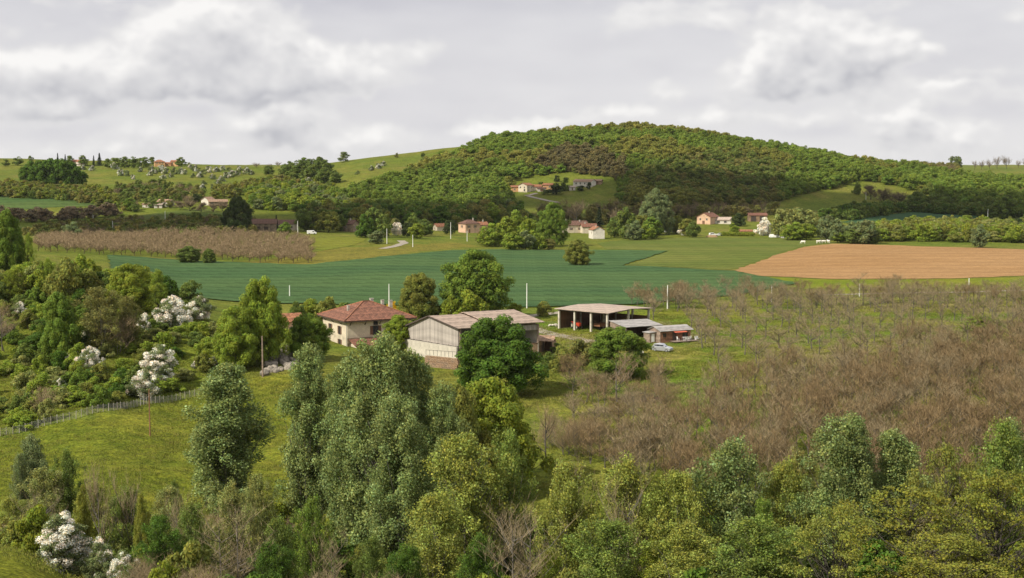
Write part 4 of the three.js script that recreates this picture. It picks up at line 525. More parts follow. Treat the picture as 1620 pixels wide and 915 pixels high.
// ---------------------------------------------------------------- the farmhouse: square plan, tiled hip roof
{
  const th = -28 * PI / 180, a = 14.4, b = 14.2, e = 6.0, rise = 3.0, ov = .95;      // turned so that one corner points at the viewer
  const nx = xAt(549, 291, 505), nz = -291, rt = [cos(-th), sin(-th)], cxp = nx + a / 2 * cos(th) + b / 2 * sin(th), czp = nz + a / 2 * sin(th) - b / 2 * cos(th);
  const y0 = -.3, g = thing('farmhouse', 'cream farmhouse with red-brown tiled hip roof and brown shutters', 'house', [cxp, y0, czp], -th);
  part('wall', [box(a, e + 2, b, 0, e / 2 - 1, 0)], BM.cream, g);
  part('wall_base', [box(a + .06, 2.6, .05, 0, .9, b / 2 + .02)], BM.stone, g);
  const X = a / 2 + ov, Z = b / 2 + ov, ye = e - .1, yr = e + rise, k = .7;
  const roof = part('roof', [slab([[-X, ye, Z], [X, ye, Z], [k, yr, 0], [-k, yr, 0]], .18), slab([[X, ye, Z], [X, ye, -Z], [k, yr, 0]], .18), slab([[X, ye, -Z], [-X, ye, -Z], [-k, yr, 0], [k, yr, 0]], .18), slab([[-X, ye, -Z], [-X, ye, Z], [-k, yr, 0]], .18)], BM.tile, g);
  const cap = (p, q) => { const m = new MB(); m.limb([[...p, .13], [...q, .13]], 6); return m.geo(); };
  part('ridge_tiles', [cap([-X, ye + .03, Z], [-k, yr + .05, 0]), cap([X, ye + .03, Z], [k, yr + .05, 0]), cap([-X, ye + .03, -Z], [-k, yr + .05, 0]), cap([X, ye + .03, -Z], [k, yr + .05, 0]), cap([-k, yr + .05, 0], [k, yr + .05, 0])], BM.tileOrange, roof);
  const onRoof = (x, z) => yr - rise * max(max(abs(x) - k, 0) / (X - k), abs(z) / Z);
  for (const [x, z, h, w] of [[-4.6, 1.2, .9, .5], [1.4, -.6, .7, .7], [3.0, 1.6, 1.1, .6], [6.7, -2.8, 2.0, .75]]) { const y = onRoof(x, z); const c = part('chimney', [box(w, h + .6, w * .8, x, y + h / 2 - .3, z), box(w + .14, .1, w * .8 + .14, x, y + h + .05, z)], BM.concrete, roof); }
  part('fascia', [box(2 * X - .1, .16, .06, 0, ye - .26, Z - .06), box(.06, .16, 2 * Z - .3, -X + .06, ye - .26, 0), box(.06, .16, 2 * Z - .3, X - .06, ye - .26, 0)], BM.darkWood, roof);
  for (let i = 0; i < 5; i++) part('roof_bracket', [box(.12, .12, 1.3, -a / 2 + .6 + i * (a - 1.2) / 4, e - .75, b / 2 + .48, 0, -.75)], BM.darkWood, g);
  for (let i = 0; i < 3; i++) part('roof_bracket', [box(1.3, .12, .12, -a / 2 - .48, e - .75, -b / 2 + 2 + i * 4.6, 0, 0, -.75)], BM.darkWood, g);
  part('downpipe', box(.1, e + .3, .1, -a / 2 - .07, e / 2 - .3, b / 2 - .25), BM.metal, g);
  for (const [x, y, w, h] of [[-.9, 3.6, 1.1, 1.7], [3.6, 3.6, 1.1, 1.7]]) windowOn(g, x, y, b / 2, 0, w, h, { shutter: BM.woodBrown, frame: BM.darkWood });
  windowOn(g, -.9, 5.15, b / 2, 0, .8, .75, { frame: BM.darkWood }); windowOn(g, 1.6, .9, b / 2 + .05, 0, 1, 1.3, { frame: BM.darkWood });
  for (const [z, y, w, h] of [[2.8, 3.5, 1.0, 1.5], [-2.6, 3.5, 1.0, 1.5], [2.8, .8, 1, 1.4]]) windowOn(g, -a / 2, y, z, -PI / 2, w, h, { shutter: BM.woodBrown, frame: BM.darkWood });
  // low red-roofed porch in front
  part('porch_wall', box(6.4, 1.9, 3.2, -3.2, .05, b / 2 + 1.64), BM.cream, g);
  part('porch_roof', slab([[-6.9, .95, b / 2 + 3.7], [.5, .95, b / 2 + 3.7], [.5, 2.0, b / 2 + .08], [-6.9, 2.0, b / 2 + .08]], .14), BM.tile, g);
}
// ---------------------------------------------------------------- boarded barn with two pale roofs
{
  const C1 = [xAt(726, 270, 518), 6.55, -270], C2 = [xAt(640, 284, 517), yAt(517, 284), -284], A1 = [xAt(682, 277.5, 500), yAt(499.5, 277.5), -277.5];
  const dir = [15.4, 8], l = hypot(...dir), u = [dir[0] / l, dir[1] / l], along = (p, s, dy = 0) => [p[0] + u[0] * s, p[1] + dy, p[2] - u[1] * s];
  const Ln = 17.4, cut = 7.0, base = -2.5;
  const g = thing('barn', 'long timber barn with weathered grey boards and pale pinkish sheet roofs', 'barn');
  // boarded gable: one plank after another
  const gv = [C2[0] - C1[0], C2[2] - C1[2]], gl = hypot(...gv), gu = [gv[0] / gl, gv[1] / gl], nrm = [-gu[1], gu[0]]; const sgn = nrm[1] > 0 ? 1 : -1, ang = atan2(nrm[0] * sgn, nrm[1] * sgn);
  const topAt = (s) => { const sa = hypot(A1[0] - C1[0], A1[2] - C1[2]); return s < sa ? lerp(C1[1], A1[1], s / sa) : lerp(A1[1], C2[1], (s - sa) / (gl - sa)); };
  const R = RNG(3), wallPart = new THREE.Group(); wallPart.name = 'gable'; g.add(wallPart);
  const boardBottom = 2.9; let bs = .1; while (bs < gl - .3) { const w = .3 + R() * .12, x = C1[0] + gu[0] * (bs + w / 2), z = C1[2] + gu[1] * (bs + w / 2), t = topAt(bs + w / 2) - .2, b = boardBottom - R() * .12; part('plank', box(w - .025, t - b, .04, x + nrm[0] * sgn * (.05 + R() * .015), (t + b) / 2, z + nrm[1] * sgn * .06, ang), BM.boards[floor(R() * 4)], wallPart); bs += w; }
  const quad = (a, b, y0, y1a, y1b, mat, name, th = .3) => { const dx = b[0] - a[0], dz = b[2] - a[2]; part(name, slab([[a[0], y0, a[2]], [b[0], y0, b[2]], [b[0], y1b, b[2]], [a[0], y1a, a[2]]], th), mat, g); };
  // masonry: gable end below the boards, far end, back wall, low side wall with open bays above
  const bk2 = (p, y) => [p[0] - nrm[0] * sgn * .3, y, p[2] - nrm[1] * sgn * .3]; part('gable_backing', slab([bk2(C1, boardBottom - .1), bk2(C2, boardBottom - .1), bk2(C2, C2[1] - .3), bk2(A1, A1[1] - .3), bk2(C1, C1[1] - .3)], .06), BM.darkWood, g);
  part('gable_base', slab([[C1[0] + nrm[0] * sgn * .2, base, C1[2] + nrm[1] * sgn * .2], [C2[0] + nrm[0] * sgn * .2, base, C2[2] + nrm[1] * sgn * .2], [C2[0] + nrm[0] * sgn * .2, boardBottom - .14, C2[2] + nrm[1] * sgn * .2], [C1[0] + nrm[0] * sgn * .2, boardBottom - .14, C1[2] + nrm[1] * sgn * .2]], .4), BM.concrete, g);
  const F1 = along(C1, Ln), F2 = along(C2, Ln), FA = along(A1, Ln, -.1);
  part('back_wall', slab([[C2[0], base, C2[2]], [F2[0], base, F2[2]], [F2[0], C2[1] - .25, F2[2]], [C2[0], C2[1] - .25, C2[2]]], .25), BM.concrete, g);
  part('end_wall', slab([[F1[0], base, F1[2]], [F2[0], base, F2[2]], [F2[0], F2[1] - .3, F2[2]], [FA[0], FA[1] - .3, FA[2]], [F1[0], F1[1] - .3, F1[2]]], .25), BM.concrete, g);
  part('side_wall', slab([[C1[0], base, C1[2]], [F1[0], base, F1[2]], [F1[0], 2.6, F1[2]], [C1[0], 2.6, C1[2]]], .3), BM.cob, g);
  part('floor', slab([[C1[0], 2.55, C1[2]], [F1[0], 2.55, F1[2]], [F2[0], 2.55, F2[2]], [C2[0], 2.55, C2[2]]], .2), BM.darkWood, g);
  for (let k = 0; k <= 4; k++) { const p = along(C1, .25 + k * (Ln - .5) / 4); part('post', box(.32, C1[1] - 2.7, .32, p[0], (C1[1] + 2.5) / 2 - .05, p[2], -atan2(-u[1], u[0])), BM.woodGrey, g); }
  part('side_boards', slab([along(C1, 12.5, -.35), along(C1, Ln, -.35), [along(C1, Ln)[0], 5.2, along(C1, Ln)[2]], [along(C1, 12.5)[0], 5.2, along(C1, 12.5)[2]]], .06), BM.boards[2], g);
  const ovG = -.7, ovE = .7, ev = (C, o) => { const dx = C[0] - A1[0], dz = C[2] - A1[2], dl = hypot(dx, dz), k = (dl + o) / dl; return [A1[0] + dx * k, A1[1] + (C[1] - A1[1]) * k, A1[2] + dz * k]; };
  const E1 = ev(C1, ovE), E2 = ev(C2, ovE);
  part('roof', [slab([along(E1, ovG), along(E1, cut), along(A1, cut), along(A1, ovG)], .12), slab([along(E2, cut), along(E2, ovG), along(A1, ovG), along(A1, cut)], .12)], BM.sheetPink, g);
  part('upper_roof', [slab([along(E1, cut - .15, .32), along(E1, Ln + .9, .32), along(A1, Ln + .9, .38), along(A1, cut - .15, .38)], .12), slab([along(E2, Ln + .9, .32), along(E2, cut - .15, .32), along(A1, cut - .15, .38), along(A1, Ln + .9, .38)], .12)], BM.sheetPink, g);
  part('verge_board', [slab([along(E1, ovG - .04, .04), along(A1, ovG - .04, .04), along(A1, ovG - .04, -.22), along(E1, ovG - .04, -.22)], .06), slab([along(E2, ovG - .04, .04), along(A1, ovG - .04, .04), along(A1, ovG - .04, -.22), along(E2, ovG - .04, -.22)], .06)], BM.darkWood, g);
  // low yard wall of ochre stones and its railing
  const yw = thing('yard_wall', 'low ochre stone wall with iron railing below the barn gable', 'wall', [0, 0, 0]);
  const W0 = hit(674, 580, 200), W1 = hit(722, 585, 200); const mat = [[.66, .46, .32], [.58, .40, .27], [.70, .52, .38], [.54, .40, .30]].map((c) => std(L(...c), 1, { map: rep(stoneTex, .5) }));
  const wl = hypot(W1[0] - W0[0], W1[2] - W0[2]), wa = atan2(-(W1[2] - W0[2]), W1[0] - W0[0]); for (let row = 0; row < 6; row++) { let s = -R() * .3; while (s < wl) { const w = .45 + R() * .5, t = (s + w / 2) / wl; part('stone', box(w - .03, .40, .5 + R() * .08, lerp(W0[0], W1[0], t), lerp(W0[1], W1[1], t) - .2 + row * .42, lerp(W0[2], W1[2], t), wa), mat[floor(R() * 4)], yw); s += w; } }
  for (let k = 0; k <= 8; k++) { const t = k / 8; part('baluster', box(.05, 1.0, .05, lerp(W0[0], W1[0], t), lerp(W0[1], W1[1], t) + 2.75, lerp(W0[2], W1[2], t), wa), BM.iron, yw); }
  part('rail', box(wl, .06, .06, (W0[0] + W1[0]) / 2, (W0[1] + W1[1]) / 2 + 3.23, (W0[2] + W1[2]) / 2, wa), BM.iron, yw);
}
// ---------------------------------------------------------------- open machinery shed, its lean-to, cabin
{
  const N = [xAt(961.5, 315), -315], Rr = [xAt(1027, 326), -326], Lf = [xAt(885, 324.5), -324.5], Bk = [N[0] + (Rr[0] - N[0]) + (Lf[0] - N[0]), N[1] + (Rr[1] - N[1]) + (Lf[1] - N[1])];
  const g = thing('open_shed', 'open-sided machinery shed with broad pale roof on concrete posts', 'shed', [N[0], 0, N[1]]); const rel = (p) => [p[0] - N[0], p[1] - N[1]], a = rel(Lf), b = rel(Rr), at = (s, t) => [a[0] * s + b[0] * t, a[1] * s + b[1] * t];
  const top = 4.75, roofY = (s, t) => top + .55 * (.5 - abs(t - .5)) * 2 * .7, ground = (p) => H(p[0] + N[0], p[1] + N[1]);
  const P3 = (s, t, y) => { const q = at(s, t); return [q[0], y, q[1]]; };
  part('roof', [slab([P3(-.06, -.05, top), P3(1.06, -.05, top), P3(1.06, .5, top + .42), P3(-.06, .5, top + .42)], .12), slab([P3(-.06, .5, top + .42), P3(1.06, .5, top + .42), P3(1.06, 1.05, top), P3(-.06, 1.05, top)], .12)], BM.sheetPale, g);
  for (const [s, t] of [[0, 0], [.33, 0], [.67, 0], [1, 0], [0, .5], [0, 1], [1, .5], [1, 1], [.33, 1], [.67, 1], [.5, .5]]) { const q = at(s, t), y = ground(q); const hh = top - .2 - y + (t === .5 ? .42 : 0); part('post', box(.42, hh, .42, q[0], y + hh / 2, q[1], -atan2(a[1], a[0])), BM.concrete, g); }
  for (const t of [0, .5, 1]) { const p = at(0, t), q = at(1, t), len = hypot(q[0] - p[0], q[1] - p[1]); part('beam', box(len, .3, .2, (p[0] + q[0]) / 2, top - .34 + (t === .5 ? .42 : 0), (p[1] + q[1]) / 2, -atan2(q[1] - p[1], q[0] - p[0])), BM.darkWood, g); }
  for (const s of [0, .33, .67, 1]) part('rafter', slab([P3(s - .008, 0, top - .16), P3(s + .008, 0, top - .16), P3(s + .008, .5, top + .26), P3(s - .008, .5, top + .26)], .25), BM.darkWood, g);
  part('back_wall', [slab([P3(1, 0, -.3), P3(1, 1, -.3), P3(1, 1, top - .2), P3(1, 0, top - .2)], .12)], BM.woodBrown, g);
  part('side_wall', [slab([P3(.02, 1, -.3), P3(1, 1, -.3), P3(1, 1, 2.9), P3(.02, 1, 2.9)], .12)], BM.woodBrown, g);
  // contents
  const inShed = (s, t) => { const q = at(s, t); return [q[0] + N[0], q[1] + N[1]]; };
  const yaw = -atan2(a[1], a[0]);
  // red tractor
  { const [x, z] = inShed(.78, .17), t = thing('tractor', 'red farm tractor parked under the open shed', 'tractor', [x, H(x, z), z], yaw + 2.7); const red = std(L(.52, .06, .03), .45), tyre = std(L(.02, .02, .02), .9), rim = std(L(.5, .42, .3), .6);
    part('hood', [box(1.7, .62, .66, .85, 1.12, 0), box(.1, .5, .6, 1.74, 1.08, 0), box(1.2, .2, .5, .9, .72, 0)], red, t); part('fender', [box(1.0, .08, .4, -.75, 1.55, .72), box(1.0, .08, .4, -.75, 1.55, -.72), box(.08, .5, .4, -.28, 1.3, .72, 0, 0, .3), box(.08, .5, .4, -.28, 1.3, -.72, 0, 0, .3)], red, t); part('seat', [box(.45, .1, .5, -.6, 1.3, 0), box(.1, .5, .5, -.85, 1.5, 0)], BM.iron, t); part('axle', [box(2.2, .3, .4, .2, .62, 0), box(.2, .2, 1.6, -.75, .75, 0), box(.15, .15, 1.3, 1.45, .48, 0)], BM.iron, t); part('exhaust', box(.08, .9, .08, 1.1, 1.85, .2), BM.iron, t);
    part('steering_wheel', (() => { const q = new THREE.TorusGeometry(.22, .025, 6, 14); q.rotateX(PI / 2.6); q.rotateY(-PI / 2); q.translate(-.05, 1.62, 0); return q; })(), BM.iron, t);
    for (const [wx, wz, r, w] of [[-.75, .78, .75, .4], [-.75, -.78, .75, .4], [1.45, .66, .46, .24], [1.45, -.66, .46, .24]]) { const wg = new THREE.Group(); wg.name = 'wheel'; wg.position.set(wx, r, wz); t.add(wg); const q = new THREE.TorusGeometry(r * .74, r * .26, 8, 20); q.scale(1, 1, w / (r * .52)); part('tyre', q, tyre, wg); const c = new THREE.CylinderGeometry(r * .52, r * .52, w * .5, 14); c.rotateX(PI / 2); part('rim', c, rim, wg); } }
  // trailer and round bales
  { const [x, z] = inShed(.36, .35), t = thing('farm_trailer', 'dark flatbed farm trailer in the shade of the open shed', 'trailer', [x, H(x, z), z], yaw + 1.4); part('bed', [box(4.6, .18, 2.1, 0, 1.0, 0), box(4.6, .5, .06, 0, 1.32, 1.05), box(4.6, .5, .06, 0, 1.32, -1.05), box(.06, .5, 2.1, 2.3, 1.32, 0)], BM.rust, t); part('drawbar', box(1.6, .12, .14, -3.0, .8, 0), BM.iron, t); for (const s of [-1, 1]) { const c = new THREE.CylinderGeometry(.42, .42, .25, 16); c.rotateX(PI / 2); c.translate(.4, .42, s * .85); part('wheel', c, BM.iron, t); } }
  for (const [s, t, y] of [[.2, .75, 0], [.34, .78, 0], [.5, .8, 0], [.27, .77, 1.2], [.9, .72, 0], [.78, .8, 0]]) { const [x, z] = inShed(s, t), c = new THREE.CylinderGeometry(.68, .68, 1.2, 18); c.rotateX(PI / 2); const m = part('hay_bale', c, std(L(.38, .28, .13), 1, { map: stoneTex }), scene); m.name = numbered('hay_bale'); m.position.set(x, H(x, z) + .66 + y, z); m.rotation.y = yaw; tag(m, 'round straw bale stacked at the back of the open shed', 'bale', 'bales in the open shed'); }
  // lean-to with grey sheet roof
  const q = [[963, 509, 3.35, 312], [1024, 506.5, 3.35, 315.5], [1049.5, 514.7, 2.65, 309.5], [990, 518.6, 2.65, 304.6]].map(([px, py, h, D]) => [xAt(px, D, py), h, -D]);
  const lt = thing('lean_to', 'low lean-to with light grey corrugated roof beside the open shed', 'shed', [0, 0, 0]);
  part('roof', slab(q, .1), BM.sheetGrey, lt);
  const inset = (i, k = .93) => { const c = [0, 2].map((j) => (q[0][j] + q[1][j] + q[2][j] + q[3][j]) / 4); return [lerp(c[0], q[i][0], k), q[i][1], lerp(c[1], q[i][2], k)]; };
  const iw = (i, j, y1i, y1j, name, mat) => { const A = inset(i), B = inset(j); part(name, slab([[A[0], -.4, A[2]], [B[0], -.4, B[2]], [B[0], y1j - .16, B[2]], [A[0], y1i - .16, A[2]]], .1), mat, lt); };
  iw(3, 0, 2.65, 3.35, 'wall', BM.woodGrey); iw(0, 1, 3.35, 3.35, 'back_wall', BM.woodBrown); iw(1, 2, 3.35, 2.65, 'wall', BM.woodGrey); for (const i of [2, 3]) { const A = inset(i); part('post', box(.18, 2.6, .18, A[0], 1.2, A[2]), BM.darkWood, lt); }
  // wooden cabin
  const A = [xAt(1045, 297.5, 540), -297.5], B = [xAt(1093, 301, 540), -301], wd = hypot(B[0] - A[0], B[1] - A[1]), yawC = -atan2(B[1] - A[1], B[0] - A[0]), dp = 4.2, mid = [(A[0] + B[0]) / 2, (A[1] + B[1]) / 2], nb = [-sin(-yawC), cos(-yawC)];
  const cc = [mid[0] - sin(yawC) * dp / 2, mid[1] - cos(yawC) * dp / 2], gy = H(cc[0], cc[1]), cb = thing('wooden_cabin', 'small reddish wooden cabin with grey roof and front deck', 'cabin', [cc[0], gy, cc[1]], yawC);
  const w = wd, e = 2.5; part('wall', [box(w, e + .5, dp, 0, e / 2 - .05, 0)], BM.woodRed, cb); part('gable', [slab([[-w / 2 - .02, 0, dp / 2], [-w / 2 - .02, 0, -dp / 2], [-w / 2 - .02, e + .15, -dp / 2], [-w / 2 - .02, e + .75, 0], [-w / 2 - .02, e + .15, dp / 2]], .04)], BM.woodGrey, cb);
  part('roof', [slab([[-w / 2 - .4, e, dp / 2 + .6], [w / 2 + .4, e, dp / 2 + .6], [w / 2 + .4, e + .85, -.2], [-w / 2 - .4, e + .85, -.2]], .1), slab([[w / 2 + .4, e + .1, -dp / 2 - .3], [-w / 2 - .4, e + .1, -dp / 2 - .3], [-w / 2 - .4, e + .85, -.2], [w / 2 + .4, e + .85, -.2]], .1)], BM.sheetGrey, cb);
  windowOn(cb, -w / 2 + 1.0, 1.55, dp / 2, 0, .75, .8, { frame: BM.woodBrown }); windowOn(cb, w / 2 - 1.5, 1.55, dp / 2, 0, 1.3, .9, { frame: BM.woodBrown });
  const dr = part('door', box(.85, 2.0, .06, -.35, 1.1, dp / 2 + .03), BM.darkWood, cb); part('handle', box(.04, .14, .05, -.05, 1.1, dp / 2 + .08), BM.metal, dr); part('door_post', [box(.1, 2.1, .1, -.85, 1.1, dp / 2 + .05), box(.1, 2.1, .1, .15, 1.1, dp / 2 + .05)], BM.woodBrown, cb);
  part('awning', slab([[-.9, 2.15, dp / 2 + 1.2], [2.2, 2.15, dp / 2 + 1.2], [2.2, 2.42, dp / 2 + .05], [-.9, 2.42, dp / 2 + .05]], .03), std(L(.58, .13, .07), .9), cb);
  const deck = new THREE.Group(); deck.name = 'deck'; cb.add(deck); for (let k = 0; k < 12; k++) part('plank', box(w * .72 + .6, .05, .16, w * .18, .3, dp / 2 + .16 + k * .18), BM.woodGrey, deck); for (const x of [-.3, w * .27, w * .5]) part('deck_leg', box(.1, .5, .1, x, .05, dp / 2 + 2.0), BM.darkWood, cb);
  part('annex_wall', box(1.6, 2.1, 2.4, -w / 2 - .84, .95, -.7), BM.woodGrey, cb); part('annex_roof', slab([[-w / 2 - 1.9, 2.05, .7], [-w / 2 - .05, 2.2, .7], [-w / 2 - .05, 2.2, -2.1], [-w / 2 - 1.9, 2.05, -2.1]], .08), BM.sheetGrey, cb); part('annex_door', box(.7, 1.7, .05, -w / 2 - .84, .95, .53), BM.whitePaint, cb);
  const loc = (x, z) => { const c = cos(yawC), s = sin(yawC); return [cc[0] + x * c + z * s, cc[1] - x * s + z * c]; };
  { const [x, z] = loc(w * .22, dp / 2 + 1.1), t = thing('garden_table', 'white garden table on the cabin deck', 'table', [x, gy + .33, z], yawC); part('table_top', box(1.4, .05, .8, 0, .72, 0), BM.whitePaint, t); for (const [a1, b1] of [[-.6, -.3], [.6, -.3], [-.6, .3], [.6, .3]]) part('leg', box(.06, .7, .06, a1, .35, b1), BM.whitePaint, t); }
  for (const [x0, z0, r] of [[-.05, 1.0, 1.5], [w * .22 - .3, 1.8, 3.1], [w * .22 + .5, 1.8, 3.3], [w * .22 + 1.2, 1.0, -1.5]]) { const [x, z] = loc(x0, dp / 2 + z0), t = thing('garden_chair', 'white plastic garden chair around the table on the cabin deck', 'chair', [x, gy + .33, z], yawC + r, 'garden chairs on the cabin deck'); part('seat', box(.46, .04, .46, 0, .42, 0), BM.whitePaint, t); part('backrest', box(.46, .5, .04, 0, .68, -.22, 0, -.15), BM.whitePaint, t); for (const [a1, b1] of [[-.2, -.2], [.2, -.2], [-.2, .2], [.2, .2]]) part('leg', box(.04, .42, .04, a1, .21, b1), BM.whitePaint, t); }
  { const [x, z] = loc(w * .5 + 1.2, dp / 2 + .6), t = thing('garden_bench', 'white garden bench beyond the end of the cabin deck', 'bench', [x, H(x, z), z], yawC + .3); part('seat', box(1.2, .05, .4, 0, .45, 0), BM.whitePaint, t); part('backrest', box(1.2, .4, .05, 0, .75, -.2), BM.whitePaint, t); for (const s of [-.5, .5]) part('leg', box(.06, .45, .38, s, .22, 0), BM.whitePaint, t); }
}
// ---------------------------------------------------------------- silver hatchback
{
  const h = hit(1048, 556, 230), g = thing('parked_car', 'silver hatchback parked on the grass in front of the cabin', 'car', h, -.55);
  const paint = new THREE.MeshPhysicalMaterial({ color: L(.50, .52, .55), metalness: .55, roughness: .35, clearcoat: .8, clearcoatRoughness: .1 }), glass = std(L(.02, .025, .03), .06), rub = std(L(.02, .02, .02), .9), lamp = std(L(.75, .75, .72), .1);
  const prof = (pts, wid, bev) => { const s = new THREE.Shape(); pts.forEach(([x, y], i) => i ? s.lineTo(x, y) : s.moveTo(x, y)); s.closePath(); const e = new THREE.ExtrudeGeometry(s, { depth: wid - 2 * bev, bevelEnabled: true, bevelSize: bev, bevelThickness: bev, bevelSegments: 3 }); e.translate(0, 0, -wid / 2 + bev); return e; };
  part('body', prof([[-1.98, .42], [-1.95, .85], [-1.85, 1.02], [.72, .98], [1.55, .86], [1.95, .68], [2.0, .4], [1.85, .26], [-1.85, .26]], 1.72, .07), paint, g);
  part('cabin', prof([[-1.78, 1.0], [-1.5, 1.42], [-.95, 1.5], [.05, 1.48], [.85, 1.0]], 1.46, .1), paint, g);
  part('windscreen', slab([[.86, 1.06, .6], [.86, 1.06, -.6], [.19, 1.45, -.52], [.19, 1.45, .52]], .03), glass, g); part('rear_window', slab([[-1.83, 1.08, -.55], [-1.83, 1.08, .55], [-1.63, 1.38, .5], [-1.63, 1.38, -.5]], .03), glass, g);
  for (const s of [-1, 1]) { part('side_window', [box(.75, .3, .02, .2, 1.23, s * .742, 0, s * -.1), box(.75, .32, .02, -.62, 1.24, s * .742, 0, s * -.1), box(.35, .26, .02, -1.24, 1.24, s * .742, 0, s * -.1)], glass, g); part('headlight', box(.18, .14, .34, 1.86, .72, s * .6), lamp, g); part('tail_light', box(.06, .34, .16, -1.97, .86, s * .68), std(L(.4, .02, .02), .3), g); part('mirror', box(.12, .12, .18, .62, 1.06, s * .95), paint, g);
    for (const x of [-1.25, 1.28]) { const wg = new THREE.Group(); wg.name = 'wheel'; wg.position.set(x, .31, s * .78); g.add(wg); const c = new THREE.CylinderGeometry(.31, .31, .2, 20); c.rotateX(PI / 2); part('tyre', c, rub, wg); const r = new THREE.CylinderGeometry(.2, .2, .22, 14); r.rotateX(PI / 2); part('rim', r, BM.metal, wg); } }
  part('bumper', [box(.1, .2, 1.5, 2.04, .42, 0), box(.1, .2, 1.5, -2.03, .45, 0)], paint, g); part('grille', box(.04, .12, .7, 2.06, .6, 0), rub, g); part('number_plate', box(.02, .11, .5, 2.1, .42, 0), BM.whitePaint, g);
}
// dark car by the drive
{ const h = hit(952, 546, 230), g = thing('dark_trailer', 'low dark covered trailer beside the concrete drive', 'trailer', h, .5); part('tub', [box(2.4, .7, 1.4, 0, .75, 0)], std(L(.03, .035, .045), .5), g); part('cover', slab([[-1.3, 1.12, .75], [1.3, 1.12, .75], [1.3, 1.3, 0], [-1.3, 1.3, 0]], .04), std(L(.05, .055, .07), .4), g); part('cover', slab([[-1.3, 1.3, 0], [1.3, 1.3, 0], [1.3, 1.12, -.75], [-1.3, 1.12, -.75]], .04), std(L(.05, .055, .07), .4), g); part('drawbar', box(1.2, .08, .1, 1.7, .5, 0), BM.iron, g); for (const s of [-1, 1]) { const c = new THREE.CylinderGeometry(.3, .3, .18, 14); c.rotateX(PI / 2); c.translate(0, .3, s * .8); part('wheel', c, BM.iron, g); } }
// small tiled hut right of the barn
{ const h = hit(862, 556, 230), g = thing('tiled_hut', 'small open hut with pale tiled roof behind the dark chestnut', 'hut', h, -.35); part('wall', [box(2.4, 2.6, 2.6, -1.5, 1.2, 0), box(.15, 2.2, 2.6, 1.9, 1, 0)], BM.cob, g); part('roof', slab([[-3.1, 2.35, 1.9], [2.5, 2.35, 1.9], [1.8, 3.1, -1.5], [-2.4, 3.1, -1.5]], .14), BM.tilePale, g); for (const x of [.1, 1.9]) part('post', box(.16, 2.3, .16, x, 1.15, 1.4), BM.darkWood, g); part('back_wall', box(2.2, 2.4, .1, .8, 1.2, -1.2), BM.woodBrown, g); }
// orange-roofed outbuilding behind the farmhouse tree
house('outbuilding', 'small outbuilding with orange tiled roof left of the farmhouse', 'house', { at: [xAt(447, 305), H(xAt(447, 305), -305), -305], w: 7, d: 5, e: 3.6, r: 1.3, turn: .5, wall: BM.pink, roof: BM.tileOrange, open: [['f', 1, 1.6, .8, 1], ['r', 0, 1.8, .7, .9], ['f', -1.6, 1, .9, 2, 'door']] });
// pale boulders of the bank in front of the farmhouse
{ const R = RNG(9), g = thing('boulder_bank', 'bank of pale rough boulders beside the farmhouse', 'rocks', [0, 0, 0]); const geos = [0, 1, 2, 3].map((k) => { const q = new THREE.IcosahedronGeometry(1, 2), p = q.attributes.position; for (let i = 0; i < p.count; i++) { const v = V3().fromBufferAttribute(p, i), s = .75 + .5 * fbm(v.x * 1.3 + k * 7, v.y * 1.3 + v.z, 3); p.setXYZ(i, v.x * s, v.y * s * .75, v.z * s); } q.computeVertexNormals(); return q; }); const mats = [.50, .58, .44].map((k) => std(L(k, k * .93, k * .84), 1, { map: rep(stoneTex, 2) }));
  for (let k = 0; k < 70; k++) { const px = 418 + R() * 50, py = 562 + R() * 34 - (px - 418) * .25, h = hit(px, py, 180), m = part('boulder', geos[k % 4], mats[k % 3], g); m.position.set(h[0], h[1] + .1 + R() * .3, h[2]); const s = .35 + R() * .55; m.scale.set(s * (1 + R() * .4), s, s); m.rotation.set(R() * 3, R() * 6, R() * 3); } }
for (const [px, py, n, sd, lab] of [[1014, 561, 9, 12, 'small heap of pale stones left of the silver hatchback'], [878, 517, 8, 13, 'scatter of pale stones beside the open shed']]) { const R = RNG(sd), h = hit(px, py, 230), g = thing('stone_heap', lab, 'stones', h), geo = new THREE.IcosahedronGeometry(.4, 1); for (let k = 0; k < n; k++) { const m = part('stone', geo, BM.concrete, g); m.position.set((R() - .5) * 3.2, .12 + R() * .25, (R() - .5) * 1.8); m.scale.set(.7 + R() * .7, .5 + R() * .4, .6 + R() * .5); m.rotation.set(R() * 3, R() * 6, 0); } }
// ---------------------------------------------------------------- poles
function pole(name, label, px, py, top, r, mat, group, o = {}) { const h = o.D ? [xAt(px, o.D, top), H(xAt(px, o.D, top), -o.D), -o.D] : hit(px, py, o.from ?? 330), hh = yAt(top, -h[2]) - h[1], g = thing(name, label, 'pole', h, 0, group); const m = new MB(); m.limb([[0, -.4, 0, r], [0, hh * .5, 0, r * .85], [0, hh, 0, r * .65]], 8); part('shaft', m.geo(), mat, g); part('cap', new THREE.CylinderGeometry(r * .8, r * .8, .12, 8).translate(0, hh + .03, 0), mat, g); if (o.arm) { part('crossarm', box(1.1, .09, .09, 0, hh - .35, 0), BM.metal, g); for (const s of [-.45, 0, .45]) part('insulator', new THREE.CylinderGeometry(.05, .06, .2, 6).translate(s, hh - .2, 0), BM.whitePaint, g); } return g; }
const WP = 'slim white concrete pole along the farm road', WG = 'white poles along the farm road', wm = std(L(.80, .79, .74), .9);
[[458, 470, 452], [615.5, 488, 450], [833.5, 488, 449], [1056, 489, 452], [1221, 478, 453], [1360, 470, 450]].forEach(([px, py, top]) => pole('white_pole', WP, px, py, top, .15, wm, WG));
pole('white_pole', 'white pole beside the pale lane past the orchard', 1533, 465, 441, .16, wm, undefined);
